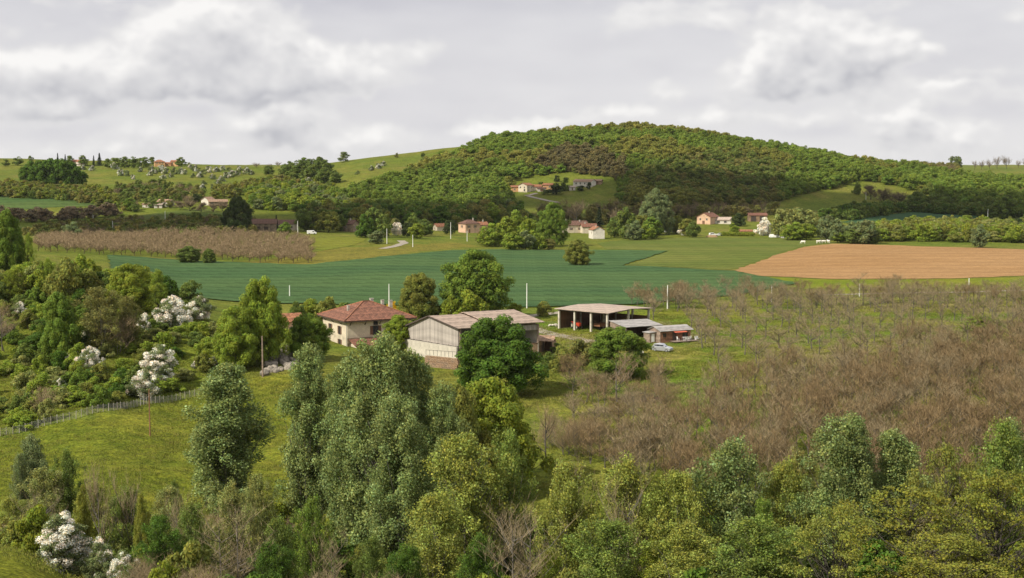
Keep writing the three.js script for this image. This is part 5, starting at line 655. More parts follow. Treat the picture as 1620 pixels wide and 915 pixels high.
pole('timber_pole', 'brown wooden pole standing in the sloping meadow', 237, 690, 617, .11, std(L(.24, .12, .06), .95), undefined, { from: 150 });
pole('utility_pole', 'weathered grey pole beside the pale boulders', 415.5, 597, 533, .16, BM.woodGrey, undefined, { from: 180 });
{ const list = [[653, 391, 372], [739, 382, 366], [612, 386, 362], [594, 372, 356], [713, 378, 352], [424, 366, 348], [471, 374, 350], [178, 366, 350], [261, 350, 334], [1370, 326, 305], [1563, 350, 331], [147, 352, 340], [240, 300, 288]]; list.forEach(([px, py, top]) => pole('village_pole', 'thin pale utility pole along the village lanes', px, py, top, .16, wm, 'poles along the village lanes', { from: 480 })); }
// ---------------------------------------------------------------- meadow fence: posts and netting
{
  const g = thing('meadow_fence', 'grey wire netting fence on wooden posts along the sloping meadow', 'fence', [0, 0, 0]); const line = [[-40, 699], [0, 690], [60, 677], [120, 663], [180, 650], [232, 640], [285, 633], [330, 622]].map(([a, b]) => hit(a, b, 150)), pts = [];
  for (let i = 0; i < line.length - 1; i++) { const a = line[i], b = line[i + 1], n = max(1, Math.round(hypot(b[0] - a[0], b[2] - a[2]) / 1.0)); for (let k = 0; k < n; k++) { const t = k / n, x = lerp(a[0], b[0], t), z = lerp(a[2], b[2], t); pts.push([x, H(x, z), z]); } }
  const R = RNG(4), pm = [std(L(.40, .36, .30), 1), std(L(.33, .29, .24), 1), std(L(.46, .42, .36), 1)], pg = new THREE.CylinderGeometry(.045, .055, 1.45, 6).translate(0, .55, 0); const wire = new MB();
  pts.forEach((p, k) => { if (k % 2 === 0 || k < 46) { const m = part('post', pg, pm[k % 3], g); m.position.set(...p); m.rotation.set((R() - .5) * .12, R() * 6, (R() - .5) * .12); } if (k) for (const y of [.1, .3, .5, .7, .9, 1.1]) wire.limb([[pts[k - 1][0], pts[k - 1][1] + y, pts[k - 1][2], .009], [p[0], p[1] + y, p[2], .009]], 3); if (k) for (let q = 0; q < 6; q++) { const t = q / 6, x = lerp(pts[k - 1][0], p[0], t), y = lerp(pts[k - 1][1], p[1], t), z = lerp(pts[k - 1][2], p[2], t); wire.limb([[x, y + .08, z, .007], [x, y + 1.12, z, .007]], 3); } });
  const n = part('netting', wire.geo(), std(L(.42, .42, .40), .6), g); n.userData.kind = 'stuff';
}
// ---------------------------------------------------------------- village and hillside houses
house('white_house', 'white gabled village house with orange tiled roof and lower porch roof', 'house', { px: 944, py: 377.5, w: 8.5, d: 6.2, e: 4.9, r: 1.7, turn: 1.05 - PI / 2 + .35 - 1.2, wall: BM.white, roof: BM.tileOrange, ov: .35, chimneys: [[1, .6, 1.0]], open: [['l', -.9, 3.9, .8, 1.1], ['l', 1.3, 1.2, .9, 2, 'door'], ['f', 1.5, 3.4, .8, 1], ['l', 1.2, 3.9, .7, 1.0]] });
house('red_roofed_farm', 'long red-tiled farmhouse half hidden beside the tall chestnut', 'house', { px: 908, py: 368, w: 14, d: 8, e: 4.6, r: 2.2, turn: .3, wall: BM.cream, roof: BM.tileOld, chimneys: [[-5, .4, 1.3], [3, 1, 1.2]], open: [['f', -3, 2.4, .9, 1.2, 's'], ['f', 2, 2.4, .9, 1.2, 's'], ['f', 4.6, 1, 1, 2.1, 'door']] });
house('red_roofed_farm', 'lower red-tiled wing adjoining the white gabled house', 'house', { px: 931, py: 369, w: 8, d: 6, e: 4.0, r: 1.6, turn: .15, wall: BM.cream, roof: BM.tile, chimneys: [[-2, .3, 1.1]], open: [['f', 0, 1.9, .8, 1.1]] });
house('pink_house', 'pinkish village house with weathered grey-brown roof', 'house', { px: 742, py: 368, w: 9, d: 8, e: 5.4, r: 1.9, hip: .8, turn: .55, wall: BM.pink, roof: BM.tileOld, chimneys: [[2.4, .4, 1.3]], open: [['f', -2.4, 3.6, .8, 1.2, 's'], ['f', 1.6, 3.6, .8, 1.2, 's'], ['l', 0, 3.6, .8, 1.2, 's'], ['f', -2, 1.1, .9, 2, 'door']] });
house('pink_house', 'small red-roofed wing on the right of the pinkish house', 'house', { px: 761, py: 367, w: 6, d: 6, e: 4.4, r: 1.5, turn: .4, wall: BM.pink, roof: BM.tileOrange, chimneys: [[1, .3, 1.4]], open: [['f', 0, 2.6, .8, 1]] });
house('small_red_house', 'little cottage with orange-red roof among the lane trees', 'house', { px: 697, py: 365, w: 7, d: 5, e: 2.8, r: 1.5, turn: .5, wall: BM.cream, roof: BM.tileOrange, open: [['f', 1.4, 1.6, .7, 1], ['l', 0, 1.5, .7, 1]] });
house('half_hidden_house', 'red-roofed house half hidden behind olive trees by the lane', 'house', { px: 550, py: 366, w: 10, d: 7, e: 4.4, r: 2, turn: -.4, wall: BM.stone, roof: BM.tileOld, chimneys: [[2, .4, 1.2]], open: [['f', 1, 2.6, .8, 1.1], ['r', 1, 2.6, .8, 1.1], ['r', -1.6, 2.6, .7, 1]] });
house('long_barn', 'long stone barn with dull red tiled roof beside the evergreen', 'barn', { px: 418, py: 366, w: 13, d: 9, e: 4.6, r: 2.2, turn: .1, wall: BM.stone, roof: BM.tileOld, open: [['f', -3.4, 1.4, 3, 2.8, 'door'], ['f', 1.2, 1.4, 2.2, 2.8, 'door']], doorMat: BM.darkWood });
house('long_barn', 'lower right wing of the long red-roofed barn', 'barn', { px: 453, py: 364, w: 11, d: 8, e: 3.8, r: 1.9, turn: .1, wall: BM.cream, roof: BM.tileOld, open: [['f', -3.6, 1.2, 1, 2.1, 'door'], ['f', 0, 1.9, .8, 1], ['f', 3, 1.9, .8, 1]] });
house('hillside_cottage', 'low white cottage with pale roof on the left slope', 'house', { px: 262, py: 326, w: 9, d: 6, e: 3.2, r: 1.4, turn: -.3, wall: BM.white, roof: BM.tilePale, open: [['f', 1, 1.8, .8, 1], ['f', -2, 1.8, .8, 1]] });
house('hillside_cottage', 'small white shed left of the low hillside cottage', 'house', { px: 234, py: 328, w: 6, d: 4, e: 2.2, r: .9, turn: -.4, wall: BM.white, roof: BM.tilePale, open: [['f', 0, 1, .8, 1.7, 'door']] });
house('hillside_cottage', 'rounded white outbuilding below the low hillside cottage', 'house', { px: 250, py: 329, w: 5, d: 4, e: 2.4, r: .7, turn: .2, wall: BM.white, roof: BM.sheetPale, open: [['f', 0, 1, .8, 1.7, 'door']] });
house('pale_roofed_farm', 'farm with long pale tiled roof among bare trees on the left slope', 'house', { px: 344, py: 325, w: 12, d: 7, e: 2.8, r: 1.3, turn: .35, wall: BM.stone, roof: BM.tilePale, open: [['f', -4, 1.6, .8, 1], ['f', 2, 1.6, .8, 1], ['f', 4.6, 1, .9, 2, 'door']] });
house('pale_roofed_farm', 'short pale gable wing of the slope farm', 'house', { px: 329, py: 324, w: 7, d: 6, e: 3.6, r: 1.8, turn: 1.1, wall: BM.white, roof: BM.tilePale, open: [['r', 0, 2.2, .8, 1]] });
house('ridge_house', 'orange stone farmhouse with hip roof on the left ridge', 'house', { px: 252, py: 263.5, w: 10, d: 8, e: 5.0, r: 1.9, hip: .9, turn: .3, wall: BM.ochre, roof: BM.tileOrange, open: [['f', -2.6, 3.4, .8, 1.1], ['f', 0, 3.4, .8, 1.1], ['f', 2.6, 3.4, .8, 1.1]] });
house('ridge_house', 'low link building between the two ridge farmhouses', 'house', { px: 265, py: 263, w: 7, d: 5, e: 3.0, r: 1.2, turn: .1, wall: BM.ochre, roof: BM.tileOrange, open: [['f', 0, 1.5, .8, 1]] });
house('ridge_house', 'square orange-walled house with flat gable on the left ridge', 'house', { px: 277, py: 263, w: 7.5, d: 7, e: 4.8, r: 1.4, turn: -.1, wall: BM.ochre, roof: BM.tileOrange, open: [['f', -1.6, 3.2, .8, 1.1], ['f', 1.6, 3.2, .8, 1.1]] });
house('ridge_cottage', 'white cottage with bright red roof on the left skyline', 'house', { px: 122, py: 261.5, w: 10, d: 7, e: 3.6, r: 2.0, turn: -.5, wall: BM.white, roof: BM.tileOrange, open: [['f', 1, 2, .8, 1], ['l', 0, 2, .8, 1]] });
house('ridge_cottage', 'low white outhouse below the red-roofed ridge cottage', 'house', { px: 126, py: 262.5, w: 8, d: 4, e: 2.0, r: .7, turn: -.1, wall: BM.white, roof: BM.sheetPale, open: [['f', 0, 1, .8, 1.7, 'door']] });
house('clearing_house', 'cream and orange two-storey house in the hillside clearing', 'house', { px: 832, py: 303, w: 9, d: 7.5, e: 4.9, r: 1.6, turn: 1.0, wall: BM.cream, roof: BM.tileOrange, open: [['f', -2, 3.2, 1, 1.1], ['f', 2, 3.2, 1, 1.1], ['f', -2, 1.2, 1, 1.1], ['l', -2, 3.2, .9, 1.1], ['l', 1.6, 3.2, .9, 1.1], ['l', 1.6, 1.2, 1.2, 1.6]] });
house('clearing_house', 'blank ochre wing left of the clearing house', 'house', { px: 817, py: 303, w: 8, d: 5, e: 3.6, r: 1.0, turn: .1, wall: BM.ochre, roof: BM.tileOrange, open: [['f', -1.5, 1.8, .8, 1]] });
house('clearing_house', 'small orange-roofed house right of the cream clearing house', 'house', { px: 848, py: 301, w: 7, d: 5, e: 3.0, r: 1.4, turn: .2, wall: BM.cream, roof: BM.tileOrange, open: [['f', 1, 1.6, .8, 1]] });
house('clearing_house', 'orange-walled house half hidden by trees in the clearing', 'house', { px: 867, py: 299, w: 7, d: 5, e: 3.2, r: 1.3, turn: -.2, wall: BM.ochre, roof: BM.tileOrange, open: [['f', 1.4, 1.7, .8, 1]] });
house('clearing_hall', 'long white house with sandy roof at the top of the clearing', 'house', { px: 925, py: 294, w: 15, d: 8, e: 3.4, r: 1.7, turn: -.55, wall: BM.white, roof: BM.tilePale, open: [['f', -5, 1.9, 1, 1.2], ['f', -1.5, 1.9, 1, 1.2], ['f', 2.2, 1.9, 1, 1.2], ['f', 5.4, 1.9, 1, 1.2]] });
house('clearing_hall', 'sandy-walled outbuilding right of the long white hall', 'house', { px: 945, py: 291, w: 7, d: 5, e: 2.6, r: 1.0, turn: -.3, wall: BM.cob, roof: BM.tilePale, open: [['f', 0, 1.1, 1.4, 1.9, 'door']] });
house('clearing_shed', 'tiny white shed in the clearing', 'shed', { px: 905, py: 301, w: 4.5, d: 3.5, e: 2.6, r: .8, turn: .1, wall: BM.white, roof: BM.sheetPale, open: [['f', 0, 1.1, .9, 1.9, 'door']] });
house('clearing_shed', 'low white garage between the clearing trees', 'shed', { px: 857, py: 302.5, w: 6, d: 4, e: 2.2, r: .8, turn: 0, wall: BM.white, roof: BM.tileOld, open: [['f', 0, 1, 2.2, 1.8, 'door']] });
house('shaded_house', 'pale pink house with red roof in the cloud shade', 'house', { px: 1120, py: 354, w: 11, d: 9, e: 4.6, r: 2.3, turn: .95, wall: BM.pink, roof: BM.tile, chimneys: [[.6, .5, 1.2]], open: [['l', -2.2, 3, .9, 1.2], ['l', 2.2, 3, .9, 1.2], ['l', 0, 1, 1.6, 2.1, 'door']] });
house('shaded_house', 'low white glasshouse annex right of the pale pink house', 'house', { px: 1143, py: 354, w: 10, d: 5, e: 2.6, r: 1.6, turn: -.1, wall: BM.white, roof: BM.sheetPale, open: [['f', -2.4, 1.4, 1.4, 1.2], ['f', 1.6, 1.4, 1.4, 1.2]] });
house('brick_barn', 'open-fronted barn with brown-red roof at the foot of the hill', 'barn', { px: 1198, py: 350, w: 11, d: 7, e: 4.0, r: 1.3, turn: 0, wall: BM.cob, roof: BM.tile, open: [['f', -2.8, 1.7, 3, 3.4, 'door'], ['f', 2.4, 1.7, 3, 3.4, 'door']], doorMat: BM.darkWood });
house('orange_shed', 'small orange garden shed behind the clipped hedge', 'shed', { px: 1180, py: 372, w: 6, d: 4, e: 2.4, r: .7, turn: 0, wall: BM.ochre, roof: BM.tileOrange, open: [['f', 0, 1, .9, 1.8, 'door']] });
house('white_hut', 'tiny white hut in the gardens left of the chestnut', 'hut', { px: 788, py: 383, w: 3.6, d: 3, e: 2.3, r: .8, turn: .4, wall: BM.white, roof: BM.tileOld, open: [['f', .4, 1, .8, 1.8, 'door']] });
// clipped hedge by the gardens
{ const g = thing('clipped_hedge', 'long low clipped green hedge at the pasture edge', 'hedge', [0, 0, 0]); const A = hit(1142, 373.5, 480), B = hit(1192, 374, 480), mb = new MB(), R = RNG(77); for (let k = 0; k < 40; k++) { const t = k / 39; clump(mb, R, lerp(A[0], B[0], t), lerp(A[1], B[1], t) + 1.1, lerp(A[2], B[2], t), 1.0, 1.15, 90, .42); } part('foliage', mb.geo(), M.gold, g); }
// caravans, vans, tunnels, tarpaulin
function vehicle(name, label, px, py, turn, kind, col = [.82, .81, .78]) {
  const h = hit(px, py, 480), g = thing(name, label, kind, h, turn), m = std(L(...col), .5), dk = std(L(.04, .045, .05), .2), rub = std(L(.02, .02, .02), .9);
  const prof = (pts, w) => { const s = new THREE.Shape(); pts.forEach(([x, y], i) => i ? s.lineTo(x, y) : s.moveTo(x, y)); s.closePath(); const e = new THREE.ExtrudeGeometry(s, { depth: w - .16, bevelEnabled: true, bevelSize: .08, bevelThickness: .08, bevelSegments: 2 }); e.translate(0, 0, -w / 2 + .08); return e; };
  if (kind === 'caravan') { part('body', prof([[-2.6, .6], [-2.75, 1.5], [-2.45, 2.5], [2.3, 2.55], [2.75, 1.7], [2.5, .6]], 2.1), m, g); part('window', [box(1.1, .6, .04, -1.4, 1.75, 1.08), box(1.1, .6, .04, 1.3, 1.75, 1.08)], dk, g); part('door', box(.6, 1.6, .04, 0, 1.45, 1.08), BM.trim, g); part('drawbar', box(1.2, .08, .1, 3.2, .5, 0), BM.iron, g); }
  else { part('body', prof(kind === 'van' ? [[-2.3, .4], [-2.35, 1.9], [1.1, 1.95], [1.7, 1.25], [2.3, 1.05], [2.35, .4]] : [[-2, .4], [-2, .95], [-1.6, 1.4], [.3, 1.45], [.95, .95], [1.9, .8], [2, .4]], 1.75), m, g); part('window', [box(kind === 'van' ? .9 : 2.0, .42, .04, kind === 'van' ? .75 : -.5, kind === 'van' ? 1.5 : 1.18, .9), box(kind === 'van' ? .9 : 2.0, .42, .04, kind === 'van' ? .75 : -.5, kind === 'van' ? 1.5 : 1.18, -.9)], dk, g); }
  for (const x of kind === 'caravan' ? [-.2] : [-1.3, 1.35]) for (const s of [-1, 1]) { const c = new THREE.CylinderGeometry(.34, .34, .22, 14); c.rotateX(PI / 2); c.translate(x, .34, s * .84); part('wheel', c, rub, g); }
}
vehicle('caravan', 'white caravan parked among the village gardens', 1059, 369, .15, 'caravan'); vehicle('parked_van', 'white van parked at the edge of the yellow-green strip', 493, 371, .2, 'van');
vehicle('parked_car', 'white car beside the sand heap at the pasture edge', 1128, 373, .1, 'car'); vehicle('parked_car', 'pale car right of the sand heap at the pasture edge', 1138, 373.5, 3.0, 'car', [.6, .6, .58]); vehicle('parked_car', 'white car left of the caravan under the trees', 1047, 368.5, .4, 'car');
{ const h = hit(1126, 375.5, 480), q = new THREE.SphereGeometry(1, 20, 10, 0, 2 * PI, 0, PI / 2), p = q.attributes.position; for (let i = 0; i < p.count; i++) { const k = .8 + .4 * fbm(p.getX(i) * 2 + 5, p.getZ(i) * 2, 3); p.setXYZ(i, p.getX(i) * 3.4 * k, p.getY(i) * 1.3 * k, p.getZ(i) * 2 * k); } q.computeVertexNormals(); const m = part('sand_heap', q, std(L(.62, .42, .24), 1, { map: rep(soilTex, 3) }), scene); m.name = numbered('sand_heap'); m.position.set(h[0], h[1] - .1, h[2]); tag(m, 'heap of orange sand at the pasture edge', 'heap'); }
for (const [px, py, len, lab] of [[1225, 375.5, 4.6, 'short white polytunnel at the pasture edge'], [1249, 376.5, 8, 'long white polytunnel at the pasture edge']]) { const h = hit(px, py, 480), g = thing('polytunnel', lab, 'polytunnel', h, .1), c = new THREE.CylinderGeometry(1.6, 1.6, len, 18, 1, false, 0, PI); c.rotateZ(PI / 2); c.rotateX(-PI / 2 + PI / 2); part('cover', c, std(L(.78, .77, .72), .7), g); for (let k = 0; k < 4; k++) { const t = new THREE.TorusGeometry(1.63, .04, 5, 16, PI); t.rotateY(PI / 2); t.translate(-len / 2 + len * k / 3, 0, 0); part('hoop', t, BM.metal, g); } }
{ const h = hit(198, 367, 480), g = thing('tarpaulin_stack', 'dark stack with blue tarpaulin in the low meadow', 'stack', h, .1); const R = RNG(6); for (let k = 0; k < 9; k++) { const c = new THREE.CylinderGeometry(.75, .75, 1.3, 14); c.rotateX(PI / 2); c.translate(-5 + (k % 5) * 1.55, .75 + (k > 4 ? 1.2 : 0), 0); part('bale', c, std(L(.035, .035, .04), .5), g); } const q = new THREE.SphereGeometry(1, 16, 8, 0, 2 * PI, 0, PI / 2); q.scale(2.4, 2.3, 1.5); q.translate(4, 0, .2); part('tarpaulin', q, std(L(.10, .28, .55), .6), g); }
// ---------------------------------------------------------------- white cattle
{
  // one body as a continuous surface: distance to tapered bones, joined smoothly
  const bones = (head) => [[-.75, 1.15, 0, .36, .75, 1.12, 0, .40], [-.1, 1.05, 0, .42, .3, 1.02, 0, .42], [.75, 1.2, 0, .30, ...head[0], .19], [...head[0], .19, ...head[1], .11], ...[[-.72, .2], [-.72, -.2]].flatMap(([x, z]) => [[x, 1.0, z, .2, x + .08, .62, z, .12], [x + .08, .62, z, .1, x - .08, .42, z, .075], [x - .08, .42, z, .075, x - .04, .05, z, .07]]), ...[[.66, .2], [.66, -.2]].flatMap(([x, z]) => [[x, .95, z, .16, x, .5, z, .09], [x, .5, z, .085, x + .02, .05, z, .07]]), [-1.05, 1.35, 0, .06, -1.14, .65, 0, .03], [head[0][0], head[0][1] + .08, .1, .05, head[0][0] - .02, head[0][1] + .12, .3, .04], [head[0][0], head[0][1] + .08, -.1, .05, head[0][0] - .02, head[0][1] + .12, -.3, .04]];
  const cow = (head) => { const N = 44, mc = new MarchingCubes(N, new THREE.MeshStandardMaterial(), false, false, 40000), B = bones(head), S2 = 1.75; mc.isolation = 0; for (let k = 0; k < N; k++) for (let j = 0; j < N; j++) for (let i = 0; i < N; i++) { const x = (i / N * 2 - 1) * S2, y = (j / N * 2 - 1) * S2 + 1, z = (k / N * 2 - 1) * S2; let d = 9; for (const [ax, ay, az, ar, bx, by, bz, br] of B) { const ux = bx - ax, uy = by - ay, uz = bz - az, t = clamp(((x - ax) * ux + (y - ay) * uy + (z - az) * uz) / (ux * ux + uy * uy + uz * uz), 0, 1), q = hypot(x - ax - ux * t, y - ay - uy * t, z - az - uz * t) - lerp(ar, br, t), h = clamp(.5 + .5 * (d - q) / .09, 0, 1); d = lerp(d, q, h) - .09 * h * (1 - h); } mc.field[k * N * N + j * N + i] = -d; } mc.update(); const n = mc.count * 3, g = new THREE.BufferGeometry(), p = new Float32Array(mc.positionArray.subarray(0, n)); for (let i = 0; i < n; i += 3) { p[i] *= S2; p[i + 1] = p[i + 1] * S2 + 1; p[i + 2] *= S2; } g.setAttribute('position', new THREE.BufferAttribute(p, 3)); g.setAttribute('normal', new THREE.BufferAttribute(new Float32Array(mc.normalArray.subarray(0, n)), 3)); return g; };
  const graze = cow([[1.25, .62, 0], [1.42, .2, 0]]), stand = cow([[1.25, 1.45, 0], [1.58, 1.25, 0]]), hide = std(L(.80, .75, .64), .9);
  [[1271, 386, 2.9, graze, 'white cow grazing apart from the group at the ploughed field'], [1295, 385.5, .2, stand, 'white cow at the outer side of the three standing together'], [1303.5, 385.2, 3.3, graze, 'white grazing cow in the middle of the three standing together'], [1311, 385, 1.9, stand, 'white cow seen end-on beside two others at the field edge']].forEach(([px, py, turn, geo, label]) => { const h = hit(px, py, 480), m = part('cow', geo, hide, scene); m.name = numbered('cow'); m.position.set(h[0], h[1] + .02, h[2]); m.rotation.y = turn; tag(m, label, 'cow', 'white cattle on the pasture'); });
}
// ---------------------------------------------------------------- trees round the farm
const near = (name, kind, mats, px, D, top, w, label, cat, o = {}) => byTop(name, kind, mats, px, D, top, w, label, cat ?? 'tree', o.group, o);
near('broad_green_tree', 'dense', [M.bright, M.bark], 750, 342, 398, 98, 'big bright-green domed tree behind the barn roof', 'tree', { v: 1 });
near('round_olive_tree', 'dense', [M.olive, M.bark], 662, 338, 433, 66, 'round olive-green tree behind the farmhouse', 'tree', { v: 0 });
near('farm_bush', 'bush', [M.gold], 743, 330, 466, 62, 'yellow-green bush at the foot of the big domed tree', 'bush');
near('farm_bush', 'bush', [M.gold], 715, 332, 472, 36, 'small olive bush between the round tree and the domed tree', 'bush');
near('dark_chestnut', 'dense', [M.deep, M.bark], 784, 239, 503, 130, 'large dense dark-green chestnut in front of the barn', 'tree', { v: 2 });
near('round_lime_tree', 'dense', [M.spring, M.bark], 629, 284, 500, 50, 'round light-green tree between farmhouse and barn', 'tree', { v: 1 });
near('front_green_tree', 'dense', [M.bright, M.bark], 487, 268, 497, 64, 'leafy green tree before the left wall of the farmhouse', 'tree', { v: 0 });
near('twin_tree', 'dense', [M.spring, M.bark], 411, 262, 442, 76, 'taller yellow-green tree of the pair beside the grey pole', 'tree', { v: 2 });
near('twin_tree', 'dense', [M.spring, M.bark], 372, 257, 488, 76, 'broader yellow-green tree of the pair beside the grey pole', 'tree', { v: 1 });
near('drive_tree', 'dense', [M.bright, M.bark], 978, 256, 518, 92, 'bright-green spreading tree in front of the open shed', 'tree', { v: 0 });
near('russet_bush', 'bush', [M.oliveBrown], 918, 270, 541, 56, 'russet-olive bush left of the bright spreading tree', 'bush');
near('russet_bush', 'bush', [M.olive], 890, 262, 552, 44, 'loose olive bush between chestnut and russet bush', 'bush');
near('hut_bush', 'bush', [M.mid], 882, 285, 545, 22, 'small green bush beside the tiled hut', 'bush');
near('hut_bush', 'bush', [M.mid], 870, 266, 560, 30, 'green bush in front of the tiled hut', 'bush');
near('orchard_bush', 'dense', [M.spring], 1553, 318, 500, 54, 'leafy green bush standing among the bare orchard rows', 'bush', { v: 1 });
near('garden_bush', 'bush', [M.mid], 985, 288, 545, 30, 'green bush left of the silver hatchback', 'bush');
[[520, 325, 474, 44, 'olive'], [490, 330, 478, 40, 'gold'], [470, 320, 482, 30, 'mid'], [545, 336, 482, 30, 'mid'], [700, 340, 484, 36, 'olive'], [860, 352, 480, 26, 'olive'], [815, 350, 482, 30, 'gold']].forEach(([px, D, top, w, c]) => near('roadside_bush', 'bush', [M[c]], px, D, top, w, 'rough bush in the verge along the farm road', 'bush', { group: 'verge bushes along the farm road' }));
near('gorse_bush', 'bush', [M.gorse], 620, 318, 478, 26, 'bright yellow flowering bush behind the farmhouse roof', 'bush');
near('left_edge_tree', 'dense', [M.bright, M.bark], 8, 345, 334, 52, 'dense bright-green tree above the shrubby bank', 'tree', { v: 2 });
near('left_edge_bush', 'bush', [M.spring], 44, 345, 370, 24, 'light-green bush under the dense tree above the bank', 'bush');
// bare trees before the drive
near('bare_fruit_tree', 'walnut', [M.redTwig, M.barkPale], 977, 232, 556, 76, 'pale-trunked bare fruit tree on the slope below the drive', 'tree');
near('bare_fruit_tree', 'walnut', [M.redTwig, M.bark], 1044, 246, 560, 60, 'dark-stemmed bare fruit tree beside the brushwood heap', 'tree');
near('bare_fruit_tree', 'walnut', [M.redTwig, M.bark], 865, 192, 640, 66, 'small bare tree in the open grass right of the poplars', 'tree');
near('bare_fruit_tree', 'walnut', [M.redTwig, M.bark], 905, 238, 590, 60, 'thin bare tree below the russet bush', 'tree');
{ const h = hit(1010, 634, 180), g = thing('brushwood_heap', 'heap of dark cut brushwood on the orchard edge', 'heap', [h[0], h[1], h[2]]); const R = RNG(31), mb = new MB(); for (let k = 0; k < 520; k++) { const a = R() * 6.3, r = sqrt(R()), x = cos(a) * r * 4.6, z = sin(a) * r * 2.6, y = (1 - r * r) * 1.6 * R(), d = R() * 6.3; mb.limb([[x, y, z, .03], [x + cos(d) * 1.2, y + (R() - .3) * .5, z + sin(d) * 1.2, .008]], 3, [.6 + R() * .6, .6 + R() * .5, .6 + R() * .5]); } part('branches', mb.geo(), std(L(.17, .13, .10), 1, { vertexColors: true }), g).userData.kind = 'stuff'; }
// ---------------------------------------------------------------- shrubby bank on the left
{
  const bk = (name, kind, mats, px, base, top, w, label, cat, o = {}) => byBase(name, kind, mats, px, base, top, w, label, cat, undefined, { from: 190, ...o }), G2 = 'shrubs of the left bank', hw = (px, base, top, w, label, bl = 1) => byBase('hawthorn_bush', 'flower', [M.greyGreen, M.bark], px, base, top, w, label, 'bush', undefined, { blossom: bl, from: 190 });
  hw(274, 520, 474, 60, 'largest white-flowering hawthorn on the upper bank'); hw(316, 506, 472, 40, 'white hawthorn right of the largest one on the upper bank', .98); hw(254, 612, 545, 56, 'full white hawthorn low on the bank above the meadow fence', 1.02); hw(226, 630, 590, 54, 'loose white hawthorn at the foot of the bank', .92); hw(144, 590, 553, 46, 'half-green white hawthorn below the budding trees', .86); hw(116, 582, 556, 26, 'small white hawthorn below the tall green tree', .95); hw(228, 526, 499, 36, 'faded white hawthorn beside the largest one', .8); hw(242, 462, 446, 12, 'tiny white blossom bush at the top of the bank', .95); hw(32, 502, 480, 30, 'grey-white blossom bush near the bare thicket on the bank', .7); hw(134, 552, 526, 24, 'slim white hawthorn under the budding trees', .85); hw(307, 583, 573, 10, 'tiny white shrub beside the yellow-green pair', .9); hw(337, 578, 566, 18, 'small pale blossom at the foot of the yellow-green pair', .85); hw(95, 618, 600, 26, 'weak white blossom bush low on the bank', .7); hw(180, 622, 604, 26, 'pale flowering shrub left of the brown meadow pole', .75);
  bk('bank_tree', 'dense', [M.bright, M.bark], 96, 575, 464, 66, 'tall fresh-green tree on the bank left of the budding trees', 'tree', { v: 0 });
  bk('bank_tree', 'dense', [M.gold, M.bark], 205, 500, 420, 78, 'olive-yellow tree at the top of the bank', 'tree', { v: 1 });
  bk('bank_tree', 'sparse', [M.oliveBrown, M.barkPale], 160, 560, 456, 80, 'brownish budding tree with pale stems on the bank', 'tree', { v: 0 });
  bk('bank_tree', 'sparse', [M.oliveBrown, M.barkPale], 200, 548, 470, 62, 'second budding tree with pale stems nearer the hawthorns', 'tree', { v: 1 });
  bk('bank_tree', 'bush', [M.deep], 262, 478, 440, 42, 'dark green bush at the top of the bank', 'bush'); bk('bank_tree', 'bush', [M.mid], 300, 484, 448, 40, 'mid-green bush at the top end of the bank', 'bush');
  bk('bank_thicket', 'shrubBare', [M.redTwig, M.barkGrey], 8, 555, 476, 64, 'leafless brown thicket at the outer bank', 'bush'); bk('bank_thicket', 'shrubBare', [M.redTwig, M.barkGrey], 186, 560, 505, 60, 'leafless thicket under the budding trees', 'bush'); bk('bank_thicket', 'shrubBare', [M.redTwig, M.barkGrey], 70, 660, 616, 46, 'bare stems low on the bank above the fence', 'bush');
  // upper row and body of the bank
  const R = RNG(44), cols = ['gold', 'spring', 'mid', 'spring', 'deep', 'olive', 'bright', 'sallow'], desc = { gold: 'yellow-olive', olive: 'olive', mid: 'mid-green', spring: 'light-green', deep: 'deep green', oliveBrown: 'brownish', bright: 'bright green', sallow: 'pale green' };
  const up = []; for (let k = 0; k < 34; k++) up.push([-30 + k * 8.2 + R() * 8, 296 + R() * 34, 408 + R() * 38 + (k > 24 ? 16 : 0), 34 + R() * 22, ['gold', 'olive', 'gold', 'sallow', 'oliveBrown', 'mid', 'spring'][floor(R() * 7)]]);
  up.forEach(([px, D, top, w, c]) => near('bank_bush', 'bush', [M[c]], px, D, top, w, `${desc[c]} bush in the leafy row along the top of the bank`, 'bush', { group: 'bushes along the top of the bank' }));
  const bankPx = [[-60, 690], [0, 684], [80, 668], [150, 650], [230, 636], [300, 612], [335, 590], [345, 540], [310, 512], [260, 500], [230, 470], [60, 465], [-60, 470]];
  let n = 0; for (const s of scatter(bankPx, 205, 300, 4.4, 45, (x, z, p, a, b) => ({ h: 1.5 + 2.0 * a * a + .7 * b, w: 3.0 + 2.0 * b, c: a }))) { const c = cols[floor(h2(floor(s.x * 3), floor(s.z * 3)) * 8)]; if (h2(floor(s.z * 5), floor(s.x * 5)) < .05) continue; if (n++ > 290) break; plant('bank_shrub', 'bush', [M[c]], s.x, s.z, s.h, s.w, `low ${desc[c]} shrub in the tangle on the slope of the bank`, 'bush', G2); }
}
